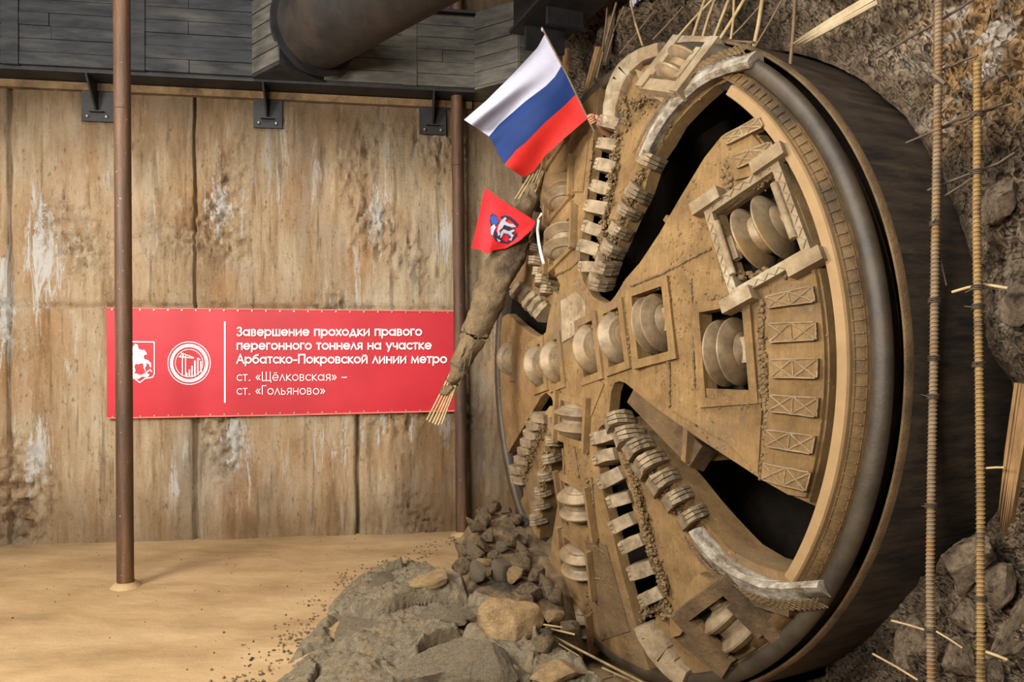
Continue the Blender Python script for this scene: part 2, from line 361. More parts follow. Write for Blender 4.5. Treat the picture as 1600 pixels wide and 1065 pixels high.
# broken ground of the right-hand side, with the hole the machine comes through
WR = -.8
EDGE = [(1090, 66), (1180, 76), (1255, 92), (1330, 130), (1352, 158), (1400, 205), (1432, 255), (1452, 320), (1470, 380), (1502, 425), (1518, 470), (1543, 545), (1562, 600), (1578, 660), (1572, 720), (1556, 780), (1520, 830), (1470, 860), (1445, 884), (1415, 950), (1384, 993), (1340, 1028), (1312, 1064)]
EP = sorted((math.atan2(v, u), math.hypot(u, v)) for u, v in (onw(x, y, WR) for x, y in EDGE))
def hole_r(th):
    th = (th+PI) % (2*PI)-PI
    if th < EP[0][0] or th > EP[-1][0]: return 3.22+.05*noise.noise(Vector((math.cos(th)*4, math.sin(th)*4, 2)))
    return max(3.17, interp(th, [e[0] for e in EP], [e[1] for e in EP]))
NTH, NR = 640, 120
def rock_disp(u, v):
    p = Vector((u*.9, v*.9, 4.2))
    a = noise.fractal(p, 1.0, 2.0, 5)*.30
    q = Vector((u*1.6, v*1.6, 8))
    c = noise.voronoi(q)[0]; a += .26*min(.5, c[1]-c[0])-.04
    a += .075*noise.fractal(Vector((u*6, v*6, 1)), .8, 2.1, 5)+.03*noise.noise(Vector((u*24, v*24, 3)))
    return a
bm = NB(); rows = []
for i in range(NTH):
    th = -PI+2*PI*i/NTH; r0 = hole_r(th); row = []
    for wb in (-4.5, -2.6, -1.5): row.append(bm.verts.new(D(math.cos(th)*(r0+.02), math.sin(th)*(r0+.02), wb)))
    for j in range(NR):
        r = r0+(8.5-r0)*(j/(NR-1))**1.7
        u, v = math.cos(th)*r, math.sin(th)*r
        k = min(1, (r-r0)/.35)
        wv = WR-.12*(1-k)+rock_disp(u, v)*(.35+.65*k)
        if v > 2.2 and u > -1.5: wv += .10*(v-2.2)          # the bank leans out overhead
        p = D(u, v, wv)
        yw = 11.446+.1477*p.x+.12
        if p.y > yw: p = p+NN*0; p.y = yw
        p.z = max(p.z, -1.2)
        row.append(bm.verts.new(p))
    rows.append(row)
for i in range(NTH):
    a, b = rows[i], rows[(i+1) % NTH]
    for j in range(len(a)-1): bm.faces.new([a[j], b[j], b[j+1], a[j+1]])
struct(obj('wall_right', bm, M['rock'], smooth=70))

# ------------------------------------------------------------------ steel posts
def post(lbl, xt, xb, yb, Dd, mat):
    b = W3(xb, yb, Dd); b.z = fz(b.x, b.y)-.05; tp = W3(xt, 0, Dd); k = (8.6-b.z)/(tp.z-b.z); tp = b+(tp-b)*k
    root = thing('steel_post', lbl, 'post', b)
    bm = NB(); tube(bm, [b+(tp-b)*i/12 for i in range(13)], .0885, 28); obj('pipe', bm, mat, root, 40)
    bm = NB(); z0 = (tp-b)*.62
    tube(bm, [b+z0, b+z0+ZZ*.006, b+z0+ZZ*.012], [.089, .0925, .089], 28); obj('weld_seam', bm, mat, root, 60)
    bm = NB(); c = b.copy(); c.z = fz(b.x, b.y)
    pts = [(.0, .06), (.10, .055), (.15, .02), (.19, -.02)]
    lathe(bm, [(r*(1), h) for r, h in pts], c, ZZ, 20)
    for v in bm.verts: v.co += Vector((noise.noise(v.co*7), noise.noise(v.co*8+Vector((3, 3, 3))), .4*noise.noise(v.co*9)))*.03
    obj('mud_collar', bm, M['floor'], root, 60)
    return root
post('rusty round steel post in front of the red banner\'s left end, standing on the sand', 190, 196, 912, 8.57, M['rust'])
post('rusty round steel post beside the fallen bar bundle, close against the wall', 712.5, 722, 832, 11.08, M['rust'])

# ------------------------------------------------------------------ waler beam along the top of the wall
ZB = 6.37; DF = .52; HB = 1.03
beam = thing('waler_beam', 'grimy dark steel waler beam running along the top of the concrete wall', 'beam', WP(-4, .3, ZB))
def sx(x, y=110, d=DF): return onwall(x, y, d)[0]
def panel(bm, s0, s1, z0, z1, d0, d1):
    c = WP((s0+s1)/2, (d0+d1)/2, (z0+z1)/2); hexa(bm, c, WD*((s1-s0)/2), WN*((d1-d0)/2), ZZ*((z1-z0)/2))
random.seed(5)
def courses(bm, s0, s1, d1, n=6):
    h = HB/n
    for i in range(n):
        cuts = [s0]+sorted(random.uniform(s0+.4, s1-.4) for _ in range(random.choice((0, 1)))) + [s1] if s1-s0 > 1.2 else [s0, s1]
        for a, b in zip(cuts[:-1], cuts[1:]):
            panel(bm, a+.004, b-.004, ZB+i*h+.004, ZB+(i+1)*h-.004, .06, d1-random.uniform(0, .012))
s_a, s_b, s_c, s_d = -10.5, sx(395), sx(520), sx(742, 130)
bm = NB(); courses(bm, s_a, sx(10), DF); courses(bm, sx(10), sx(222), DF); courses(bm, sx(222), s_b, DF); obj('web_panel', bm, M['wale'], beam)
bm = NB(); courses(bm, s_b+.02, s_d, DF-.02); obj('web_panel', bm, M['wale_pale'], beam)
bm = NB(); panel(bm, s_a, s_d, ZB-.05, ZB, 0.03, DF-.06); obj('bottom_flange', bm, M['black_steel'], beam)
bm = NB(); panel(bm, s_a, s_d, ZB+HB, ZB+HB+.04, 0.03, DF+.04); obj('top_flange', bm, M['wale'], beam)
bm = NB(); panel(bm, s_a, s_d, ZB-.16, ZB-.06, 0.0, .10); obj('grout_bed', bm, M['mud_dark'], beam)
for x in (16, 214, 640):
    s = sx(x); bm = NB(); panel(bm, s-.10, s+.10, ZB-.01, ZB+HB, .1, DF+.02 if x < 600 else DF-.005); obj('stiffener_plate', bm, M['wale'] if x < 600 else M['wale_pale'], beam)
# seat of the diagonal strut
def flat(s, d, z): return WP(s, d, z)
bm = NB(); prism(bm, [flat(s_b, .1, ZB-.02), flat(s_b, DF, ZB-.02), flat(s_b+.42, 1.05, ZB-.02), flat(s_c+.25, .1, ZB-.02)], ZZ*(HB+.02)); obj('strut_seat', bm, M['wale'], beam)
bm = NB()
for i in range(5):
    z = ZB+.02+i*.2
    a, b = flat(s_b, DF+.004, z), flat(s_b+.42, 1.055, z); n_ = (b-a).cross(ZZ).normalized()
    hexa(bm, (a+b)/2+ZZ*.095, (b-a)/2, n_*.012, ZZ*.09)
obj('seat_cladding', bm, M['wale_pale'], beam)
# corner block in the angle of the two walls
cb = [flat(s_d, .05, ZB-.03), flat(s_d, DF, ZB-.03), flat(s_d+.55, 1.02, ZB-.03), flat(s_d+1.05, .75, ZB-.03), flat(s_d+1.25, .05, ZB-.03)]
bm = NB(); prism(bm, cb, ZZ*(HB+.05)); obj('corner_block', bm, M['wale_pale'], beam)
bm = NB()
for i in range(5):
    z = ZB+i*.2
    for a, b in ((cb[1], cb[2]), (cb[2], cb[3])):
        a = Vector((a.x, a.y, z)); b = Vector((b.x, b.y, z)); n_ = (b-a).cross(ZZ).normalized()
        hexa(bm, (a+b)/2+ZZ*.1, (b-a)/2*.99, n_*.014, ZZ*.094)
obj('block_cladding', bm, M['wale_pale'], beam)
def bracket(lbl, xc, y0, y1, wpx):
    s0, z1 = onwall(xc-wpx/2, y0, .04); s1, z0 = onwall(xc+wpx/2, y1, .04)
    root = thing('wall_bracket', lbl, 'bracket', WP((s0+s1)/2, .04, z0), 'brackets under the waler beam')
    bm = NB(); panel(bm, s0, s1, z0, ZB-.05, .03, .055); obj('back_plate', bm, M['black_steel'], root)
    sm = (s0+s1)/2
    bm = NB(); prism(bm, [WP(sm-.012, .055, z0+.13), WP(sm-.012, .055, ZB-.05), WP(sm-.012, .46, ZB-.05), WP(sm-.012, .40, ZB-.14), WP(sm-.012, .12, z0+.13)], WD*.024); obj('gusset', bm, M['black_steel'], root)
    bm = NB(); panel(bm, sm-.09, sm+.09, z0+.115, z0+.13, .055, .13); obj('gusset_foot', bm, M['black_steel'], root)
    for k in (-1, 1):
        bm = NB(); lathe(bm, [(.02, 0), (.02, .022), (.012, .03), (.012, .045), (0, .046)], WP(sm+k*(s1-s0)*.3, .055, z0+.06), WN, 6); obj('bolt', bm, M['bolt'], root)
bracket('black bolted bracket under the beam, partly behind the left steel post', 153, 122, 191, 50)
bracket('black bolted bracket under the beam, below the foot of the diagonal pipe', 418.5, 132, 201, 45)
bracket('black bolted bracket under the beam, just left of the post against the wall', 676, 140, 211, 42)
# diagonal pipe strut across the corner of the pit
a = WP(s_b+.83, .85, ZB+.55); dirp = Vector((.69, -.73, 0)).normalized()
strut = thing('diagonal_strut', 'thick sooty steel pipe strut running diagonally overhead from the waler beam', 'strut', a)
bm = NB(); tube(bm, [a-dirp*.15, a+dirp*2, a+dirp*6.8], .54, 40); obj('pipe', bm, M['strut'], strut, 40)
bm = NB(); tube(bm, [a+dirp*.02, a+dirp*.06], .62, 40); obj('end_plate', bm, M['black_steel'], strut, 40)
for k in (-1, 1):
    q = dirp.cross(ZZ); bm = NB()
    prism(bm, [a+q*k*.38-ZZ*.30, a+q*k*.38+dirp*.5-ZZ*.10, a+q*k*.38+ZZ*.30], q*.02); obj('gusset', bm, M['wale'], strut)
# short beam on the right side of the corner block
p0 = W3(838, 22, 9.4); p1 = W3(960, 22, 7.6)
sb = thing('corner_waler', 'black steel beam end above the tricolour flag, in shadow', 'beam', p0)
dr = (p1-p0); dr.z = 0; L = dr.length; dr.normalize(); q = dr.cross(ZZ)
bm = NB(); hexa(bm, p0+dr*L/2+ZZ*.25, dr*L/2, q*.30, ZZ*.5); obj('beam_web', bm, M['black_steel'], sb)
bm = NB(); hexa(bm, p0+dr*L/2-ZZ*.27, dr*L/2, q*.36, ZZ*.02); obj('bottom_flange', bm, M['black_steel'], sb)
bm = NB(); hexa(bm, p0+dr*.25-ZZ*.42, dr*.03, q*.25, ZZ*.14); obj('gusset', bm, M['black_steel'], sb)
bm = NB(); hexa(bm, p0+dr*.8-ZZ*.38, dr*.03, q*.22, ZZ*.10); obj('gusset', bm, M['black_steel'], sb)
# ------------------------------------------------------------------ banner
BC = [(166, 481), (713, 486), (713, 641.5), (167, 653)]
cb_ = [onwall(x, y, .10) for x, y in BC]
def BP(x, y, d=.0):                    # a banner point under pixel (x, y), d metres out of the banner
    s, z = onwall(x, y, .10+d); return WP(s, .10+d, z)
def bulge(s, z):
    return .010*math.sin(s*3.1+z*1.3)+.008*noise.noise(Vector((s*2.2, z*3, 1)))
ban = thing('banner', 'long red printed banner with white Cyrillic lettering on the concrete wall', 'banner', BP(440, 647))
bm = NB(); nu, nv = 90, 24; vs = []
for i in range(nu+1):
    a = i/nu; col = []
    for j in range(nv+1):
        b = j/nv
        s = (cb_[0][0]*(1-a)+cb_[1][0]*a)*(1-b)+(cb_[3][0]*(1-a)+cb_[2][0]*a)*b
        z = (cb_[0][1]*(1-a)+cb_[1][1]*a)*(1-b)+(cb_[3][1]*(1-a)+cb_[2][1]*a)*b
        z += .012*math.sin(a*30)*(1 if b in (0, 1) else 0)*.5
        col.append(bm.verts.new(WP(s, .10+bulge(s, z)*.35, z)))
    vs.append(col)
for i in range(nu):
    for j in range(nv): bm.faces.new([vs[i][j], vs[i+1][j], vs[i+1][j+1], vs[i][j+1]])
obj('banner_sheet', bm, M['banner'], ban, 80)
def shp(bm, pts, d=.012, th=.004):     # flat shape from pixel points, laid on the banner
    P = [BP(x, y, d) for x, y in pts]; vs = [bm.verts.new(p) for p in P]
    es = [bm.edges.new((vs[i], vs[(i+1) % len(vs)])) for i in range(len(vs))]
    bmesh.ops.triangle_fill(bm, edges=es, use_beauty=True)
def line(bm, pts, w=1.2, d=.012):
    for (x0, y0), (x1, y1) in zip(pts[:-1], pts[1:]):
        L = math.hypot(x1-x0, y1-y0) or 1; nx, ny = -(y1-y0)/L*w/2, (x1-x0)/L*w/2
        vs = [bm.verts.new(BP(x, y, d)) for x, y in ((x0+nx, y0+ny), (x1+nx, y1+ny), (x1-nx, y1-ny), (x0-nx, y0-ny))]
        bm.faces.new(vs)
def circ(cx, cy, r, n=48, a0=0, a1=2*PI): return [(cx+r*math.cos(a0+(a1-a0)*i/n), cy+r*math.sin(a0+(a1-a0)*i/n)) for i in range(n+1)]
bm = NB(); line(bm, [(351.3, 502), (351.3, 629)], 2.4); obj('divider_line', bm, M['white'], ban, fix=False)
bm = NB(); line(bm, [BC[3], (440, 648), BC[2]], 2.2, .014); obj('bottom_hem', bm, M['hem'], ban, fix=False)
bm = NB(); line(bm, [BC[0], BC[1]], 1.4, .014); obj('top_hem', bm, M['hem'], ban, fix=False)
# coat of arms: shield outline with a rider
bm = NB()
X = 218.5
sh = [(X-22.5, 533.5), (X+22.5, 534), (X+22.5, 584), (X+20, 589), (X+8, 591), (X, 597.5), (X-8, 591), (X-20, 589), (X-22.5, 584), (X-22.5, 533.5)]
line(bm, sh, 1.7)
horse = [(210, 548), (213, 545), (216, 547), (219, 545.5), (222, 547), (225, 546), (229, 551), (229.5, 554), (226, 553.5), (224.5, 558), (226, 561), (231, 562.5), (236, 567), (236.5, 573), (234.5, 573.5), (233, 569), (228, 566.5), (229, 571), (226, 575), (224, 574.5), (225.5, 570), (222, 567), (216, 569), (212, 568), (210, 573), (212, 579), (209, 584), (207, 583.5), (208, 578), (205, 573), (203, 579), (199, 584), (197, 582), (200, 575), (200, 566), (203, 559), (207, 555)]
shp(bm, horse)
shp(bm, [(208, 541), (211, 537), (215, 538), (216, 542), (218, 547), (219, 553), (216, 560), (211, 560), (208, 553), (206, 547)], .014)
shp(bm, [(200, 543), (207, 545), (206, 556), (199, 560), (196, 551)], .014)
line(bm, [(214, 548), (222, 562), (228, 582)], 1.1, .015)
shp(bm, [(204, 586), (212, 583), (220, 586), (228, 582), (234, 585), (230, 589), (222, 588), (216, 592), (208, 589)])
line(bm, [(228, 582), (235, 577), (237, 581)], 1.6)
obj('coat_of_arms', bm, M['white'], ban, fix=False)
# round building-site logo
bm = NB(); line(bm, circ(295.5, 567, 33.2), 1.2); line(bm, circ(295.5, 567, 27.5, 48), 5.0)
line(bm, circ(295.5, 567, 21.5), .9)
for x0, y0, x1, y1, wd in [(285, 555, 285, 587, 1.6), (290, 555, 290, 588, 1.6), (279, 557, 303, 559, 1.6), (283, 551, 302, 558, 1.1), (281, 557, 285, 551, 1.1), (285, 551, 287.5, 559, 1.1), (292, 588, 292, 582, 2.2), (296, 589, 296, 577, 2.2), (300, 589, 300, 571, 2.2), (304.5, 588, 304.5, 563, 2.2), (309, 585, 309, 559, 2.2), (314, 581, 314, 564, 2.2), (309, 559, 313, 562, 1.2)]:
    line(bm, [(x0, y0), (x1, y1)], wd)
obj('round_logo', bm, M['white'], ban, fix=False)
def A_(cx, cy, r, a0, a1, ry=None, n=14): return [(cx+r*math.cos(math.radians(a0+(a1-a0)*k/n)), cy+(ry or r)*math.sin(math.radians(a0+(a1-a0)*k/n))) for k in range(n+1)]
X_ = .70                                # x-height of the geometric lettering, capitals 1.0
GL = {                                  # letter: (advance, strokes)
 'о': (.74, [A_(.37, .35, .33, 0, 360)]), 'с': (.62, [A_(.37, .35, .33, 48, 312)]), 'С': (.9, [A_(.5, .5, .47, 45, 315)]),
 'а': (.78, [A_(.35, .35, .32, 0, 360), [(.69, 0), (.69, X_)]]), 'р': (.78, [A_(.41, .35, .32, 0, 360), [(.07, -.28), (.07, X_)]]),
 'е': (.74, [[(.05, .35), (.69, .35)], A_(.37, .35, .33, 0, 318)]), 'ё': (.74, [[(.05, .35), (.69, .35)], A_(.37, .35, .33, 0, 318), [(.22, .90), (.30, .90)], [(.44, .90), (.52, .90)]]),
 'в': (.58, [[(.07, 0), (.07, X_), (.30, X_)], A_(.30, .53, .17, 90, -90), [(.07, .36), (.32, .36)], A_(.32, .18, .18, 90, -90), [(.32, 0), (.07, 0)]]),
 'б': (.74, [A_(.37, .33, .31, 0, 360), A_(.42, .40, .38, 190, 120, .52), [(.22, .82), (.34, .90), (.62, .98)]]),
 'г': (.44, [[(.07, 0), (.07, X_), (.42, X_)]]), 'Г': (.56, [[(.08, 0), (.08, 1), (.54, 1)]]),
 'д': (.78, [[(.04, -.16), (.04, .03), (.74, .03), (.74, -.16)], [(.14, .03), (.36, X_), (.44, X_), (.64, .03)]]),
 'и': (.70, [[(.07, X_), (.07, 0), (.62, X_), (.62, 0)]]), 'й': (.70, [[(.07, X_), (.07, 0), (.62, X_), (.62, 0)], A_(.345, .92, .13, 180, 360, .1)]),
 'к': (.60, [[(.07, 0), (.07, X_)], [(.54, X_), (.12, .36), (.58, 0)]]), 'л': (.62, [[(.02, 0), (.31, X_), (.60, 0)]]),
 'м': (.86, [[(.05, 0), (.12, X_), (.43, .08), (.74, X_), (.81, 0)]]), 'н': (.68, [[(.07, 0), (.07, X_)], [(.61, 0), (.61, X_)], [(.07, .36), (.61, .36)]]),
 'п': (.66, [[(.07, 0), (.07, X_), (.59, X_), (.59, 0)]]), 'т': (.50, [[(.02, X_), (.48, X_)], [(.25, 0), (.25, X_)]]),
 'у': (.60, [[(.02, X_), (.30, .06)], [(.58, X_), (.20, -.28)]]), 'х': (.58, [[(.03, 0), (.55, X_)], [(.55, 0), (.03, X_)]]),
 'ч': (.60, [[(.06, X_), (.06, .45)], A_(.30, .45, .24, 180, 270, .16), [(.30, .29), (.53, .33)], [(.53, 0), (.53, X_)]]),
 'ш': (.92, [[(.07, X_), (.07, 0), (.85, 0), (.85, X_)], [(.46, 0), (.46, X_)]]), 'Щ': (1.14, [[(.08, 1), (.08, 0), (1.02, 0), (1.02, 1)], [(.55, 0), (.55, 1)], [(1.02, 0), (1.10, 0), (1.10, -.18)]]),
 'ь': (.56, [[(.07, X_), (.07, 0), (.30, 0)], A_(.30, .20, .20, -90, 90), [(.30, .40), (.07, .40)]]),
 'я': (.58, [[(.51, 0), (.51, X_), (.27, X_)], A_(.27, .50, .20, 90, 270), [(.27, .30), (.51, .30)], [(.27, .30), (.05, 0)]]),
 'А': (.82, [[(.02, 0), (.41, 1), (.80, 0)], [(.17, .34), (.65, .34)]]), 'П': (.84, [[(.08, 0), (.08, 1), (.76, 1), (.76, 0)]]),
 'З': (.64, [A_(.29, .75, .23, 150, -90), A_(.29, .26, .27, 90, -150)]), '-': (.44, [[(.05, .34), (.39, .34)]]), '–': (.62, [[(.02, .36), (.60, .36)]]),
 '«': (.58, [[(.26, .62), (.05, .36), (.26, .10)], [(.52, .62), (.31, .36), (.52, .10)]]), '»': (.58, [[(.06, .62), (.27, .36), (.06, .10)], [(.32, .62), (.53, .36), (.32, .10)]]),
 '.': (.26, [[(.08, .04), (.18, .04)]]), ' ': (.34, [])}
def text(txt, x0, x1, ybase, cap, wt):
    """one printed line between pixel columns x0 and x1, stroke weight wt pixels"""
    gap = .13; tot = sum(GL[ch][0]+gap for ch in txt)-gap; k = (x1-x0)/tot; bm = NB(); x = 0
    for ch in txt:
        for st in GL[ch][1]:
            closed = math.dist(st[0], st[-1]) < 1e-3
            P = [(x0+(x+a)*k, ybase-b*cap-(x*k)*.002) for a, b in st]; n = len(P); lo = []; hi = []
            for i in range(n):          # mitred ribbon
                pa = P[i-1] if i else (P[-2] if closed else None); pb = P[i+1] if i < n-1 else (P[1] if closed else None); q = P[i]
                def un(a, b): l = math.dist(a, b); return ((b[0]-a[0])/l, (b[1]-a[1])/l)
                d0 = un(pa, q) if pa else un(q, pb); d1 = un(q, pb) if pb else d0
                e = wt/2*.9
                if pa is None: q = (q[0]-d1[0]*e*.9, q[1]-d1[1]*e*.9)
                if pb is None: q = (q[0]+d0[0]*e*.9, q[1]+d0[1]*e*.9)
                nx, ny = -(d0[1]+d1[1]), d0[0]+d1[0]; l = math.hypot(nx, ny) or 1; nx, ny = nx/l, ny/l
                m = min(2.2, 1/max(.3, abs(nx*-d0[1]+ny*d0[0])))*wt/2
                lo.append(bm.verts.new(BP(q[0]+nx*m, q[1]+ny*m, .016))); hi.append(bm.verts.new(BP(q[0]-nx*m, q[1]-ny*m, .016)))
            for i in range(n-1): bm.faces.new([lo[i], lo[i+1], hi[i+1], hi[i]])
        x += GL[ch][0]+gap
    return obj('text_line', bm, M['white'], ban, fix=False)
text('Завершение проходки правого', 370, 659, 524, 13, 2.3)
text('перегонного тоннеля на участке', 370, 674, 545.5, 13, 2.3)
text('Арбатско-Покровской линии метро', 370, 698, 567, 13, 2.3)
text('ст. «Щёлковская» –', 370, 542, 594.5, 13.5, 1.25)
text('ст. «Гольяново»', 370, 508, 616, 13.5, 1.25)
for i in range(25):
    for e in (0, 1):
        a = (i+.4)/25; A0, A1 = (BC[0], BC[1]) if e == 0 else (BC[3], BC[2])
        x, y = A0[0]+(A1[0]-A0[0])*a, A0[1]+(A1[1]-A0[1])*a+(2.2 if e == 0 else -2.2)
        bm = NB(); shp(bm, circ(x, y, 1.3, 8)[:-1], .013); obj('eyelet', bm, M['bolt'], ban, fix=False)

# ------------------------------------------------------------------ tricolour flag, held out by an arm
YF = 7.9
s0 = [(852, 52), (840, 74), (800, 117), (760, 157), (725, 187)]
s1 = [(878, 98), (876, 105), (867, 120), (852, 135), (821, 158), (780, 194), (764, 213)]
s2 = [(901, 146), (883, 164), (852, 191), (821, 223), (807, 234), (788, 257)]
s3 = [(917, 186), (883, 215), (852, 243), (834, 268), (817, 277)]
flag = thing('flag', 'large white, blue and red tricolour flag on a thin pole above the smaller red one', 'flag', W3(917, 190, YF))
def flag_pt(a, b):                     # a along the fly, b down the hoist 0..3
    P = [lerp_poly(s, a) for s in (s0, s1, s2, s3)]
    i = min(2, int(b)); k = b-i
    x = P[i][0]+(P[i+1][0]-P[i][0])*k; y = P[i][1]+(P[i+1][1]-P[i][1])*k
    dep = YF+.10*a+a**.7*(.06*math.sin(b*2.9-a*2.0+.4)+.055*math.sin(b*7.2+a*2.5)*max(0, 1.7-b)+.02*math.sin(a*9+b))
    return W3(x, y, dep)
NA = 48
for si, (nm, mt) in enumerate((('white_stripe', 'white_cloth'), ('blue_stripe', 'blue_cloth'), ('red_stripe', 'red_cloth'))):
    bm = NB(); g = [[bm.verts.new(flag_pt(i/NA, si+j/12)) for j in range(13)] for i in range(NA+1)]
    for i in range(NA):
        for j in range(12): bm.faces.new([g[i][j], g[i+1][j], g[i+1][j+1], g[i][j+1]])
    obj(nm, bm, M[mt], flag, 80)
bm = NB(); tube(bm, [W3(848.5, 46, YF), W3(885, 115, YF), W3(921, 190, YF), W3(929, 206, YF)], .010, 10); obj('flag_pole', bm, M['rod_dark'], flag, 60)
bm = NB(); lathe(bm, [(.0, 0), (.016, .01), (.018, .03), (.010, .05), (0, .06)], W3(849, 50, YF), Vector((-.3, 0, 1)), 12); obj('finial', bm, M['bolt'], flag, 60)

# the arm holding it: forearm out of the slot, fist round the pole
def skin_obj(name, chains, mat, parent, sub=2, loc=None):
    """chains: list of (points, radii); each chain but the first starts at a vertex index of an earlier chain"""
    me = bpy.data.meshes.new(name); V = []; E_ = []; R = []
    for start, pts, rad in chains:
        prev = start
        for p, r in zip(pts, rad):
            V.append(Vector(p)); R.append(r); i = len(V)-1
            if prev is not None: E_.append((prev, i))
            prev = i
    off = origin(parent) if parent else Vector(loc)
    me.from_pydata([v-off for v in V], E_, [])
    o = bpy.data.objects.new(name, me); COL.objects.link(o)
    if parent: o.parent = parent
    else: o.location = off
    sk = o.modifiers.new('skin', 'SKIN'); sk.use_smooth_shade = True
    if not me.skin_vertices: 
        bm_ = NB(); bm_.from_mesh(me); bm_.verts.layers.skin.verify(); bm_.to_mesh(me); bm_.free()
    for i, sv in enumerate(me.skin_vertices[0].data): sv.radius = (R[i], R[i]); sv.use_root = (i == 0)
    ss_ = o.modifiers.new('sub', 'SUBSURF'); ss_.levels = sub; ss_.render_levels = sub
    dg = bpy.context.evaluated_depsgraph_get(); dg.update()
    m2 = bpy.data.meshes.new_from_object(o.evaluated_get(dg))
    o.modifiers.clear(); o.data = m2; bpy.data.meshes.remove(me); m2.name = name
    m2.materials.clear(); m2.materials.append(mat)
    return o
HP = W3(923, 187, YF)                  # centre of the grip on the pole
pd = (W3(921, 190, YF)-W3(885, 115, YF)).normalized()      # pole direction, downwards
elbow = W3(975, 228, YF+.42); mid = W3(950, 208, YF+.16); wrist = W3(935, 195.5, YF+.05)
ad = (wrist-mid).normalized()
fw = (CAMP-HP).normalized()
sd = pd.cross(fw).normalized()
if sd.dot(wrist-HP) < 0: sd = -sd      # towards the wrist
palm = HP+sd*.045+pd*.005
ch = [(None, [elbow, (elbow+mid)/2, mid, wrist, palm+sd*.03, palm], [.052, .050, .043, .030, .034, .036])]
parts = [skin_obj('forearm', ch[0:1], M['skin'], None, loc=HP)]
for k in range(4):                     # four fingers close round the pole, one above the other
    c = HP+pd*(-.036+.024*k); L_ = (.95, 1.05, 1.0, .82)[k]
    pts = [c+sd*.040+fw*.012, c+sd*.016+fw*.026*L_, c-sd*.014+fw*.022*L_, c-sd*.024-fw*.004, c-sd*.012-fw*.022]
    parts.append(skin_obj('finger', [(None, pts, [.0105, .0105, .0098, .0090, .0075])], M['skin'], None, loc=HP))
parts.append(skin_obj('thumb', [(None, [palm+sd*.012-pd*.02+fw*.01, HP+sd*.026-pd*.046+fw*.02, HP-sd*.004-pd*.050+fw*.024, HP-sd*.022-pd*.044+fw*.016], [.013, .0115, .0105, .0085])], M['skin'], None, loc=HP))
bm = NB()
for o in parts: bm.from_mesh(o.data); bpy.data.objects.remove(o)
bmesh.ops.translate(bm, verts=bm.verts[:], vec=HP)
tag(obj('person', bm, M['skin'], None, 70, loc=HP), 'bare forearm and fist of a person holding the tricolour flag out of the cutterhead', 'person')

# ------------------------------------------------------------------ small crimson flag
YR = 8.75
rf = thing('flag', 'small crimson flag with a horseman emblem hanging in front of the bar bundle', 'flag', W3(800, 330, YR))
t0 = [(758, 293), (775, 306), (800, 322), (825, 338), (837, 346)]
t1 = [(747, 330), (752, 360), (766, 362), (800, 363), (828, 361)]   # middle
L0 = [(758, 293), (753, 312), (750, 330), (742, 365), (736, 388)]
L1 = [(837, 346), (836, 350), (834, 353), (832, 357), (830, 360)]
Bt = [(736, 388), (750, 390), (757, 395), (765, 396), (768, 391), (790, 388), (812, 376), (830, 360)]
def rf_pt(a, b):
    T = lerp_poly(t0, a); B = lerp_poly(Bt, a); l = lerp_poly(L0, b); r = lerp_poly(L1, b)
    def mixp(p, q, k): return (p[0]+(q[0]-p[0])*k, p[1]+(q[1]-p[1])*k)
    c00, c10, c01, c11 = t0[0], t0[-1], Bt[0], Bt[-1]
    x = (1-b)*T[0]+b*B[0]+(1-a)*l[0]+a*r[0]-((1-a)*(1-b)*c00[0]+a*(1-b)*c10[0]+(1-a)*b*c01[0]+a*b*c11[0])
    y = (1-b)*T[1]+b*B[1]+(1-a)*l[1]+a*r[1]-((1-a)*(1-b)*c00[1]+a*(1-b)*c10[1]+(1-a)*b*c01[1]+a*b*c11[1])
    dep = YR+b*(.018*math.sin(a*14)*(1-a)+.02*math.sin(a*7+b*4))
    return x, y, dep
bm = NB(); NA = 40
g = [[bm.verts.new(W3(*rf_pt(i/NA, j/24))) for j in range(25)] for i in range(NA+1)]
for i in range(NA):
    for j in range(24): bm.faces.new([g[i][j], g[i+1][j], g[i+1][j+1], g[i][j+1]])
obj('flag_cloth', bm, M['crimson'], rf, 80)
bm = NB(); tube(bm, [W3(755, 290, YR), W3(800, 321.5, YR), W3(842, 350, YR+.1)], .011, 10); obj('flag_pole', bm, M['rod_dark'], rf, 60)
CL = [rf_pt(i/80, j/60) for i in range(81) for j in range(61)]
EM = {'ink': [[(766, 336), (770, 333), (776, 337), (774, 343), (769, 346), (772, 352), (767, 356), (765, 346)], [(781, 339), (788, 336), (797, 338), (806, 346), (810, 351), (807, 354), (801, 347), (794, 342), (786, 343)],
              [(767, 364), (773, 360), (780, 366), (784, 374), (791, 378), (800, 371), (807, 362), (808, 368), (802, 375), (793, 381), (784, 379), (774, 376)], [(784, 350), (790, 347), (797, 356), (804, 357), (803, 364), (796, 366), (788, 360)]],
      'ink_blue': [[(766, 339), (772, 335), (777, 340), (780, 347), (774, 352), (768, 349)], [(792, 366), (797, 367), (795, 371), (791, 370)]],
      'white_cloth': [[(779, 352), (783, 345), (789, 339), (792, 341), (789, 345), (795, 349), (802, 350), (807, 354), (801, 355), (793, 353), (788, 351), (785, 356), (780, 360), (782, 366), (778, 369), (777, 360)], [(787, 358), (795, 361), (802, 358), (805, 360), (799, 364), (803, 368), (800, 371), (794, 365), (787, 364), (784, 370), (781, 372), (783, 362)],
                      [(767, 354), (772, 350), (775, 355), (772, 360), (770, 368), (767, 365)], [(776, 372), (783, 376), (779, 378)], [(795, 374), (801, 370), (799, 376)]]}
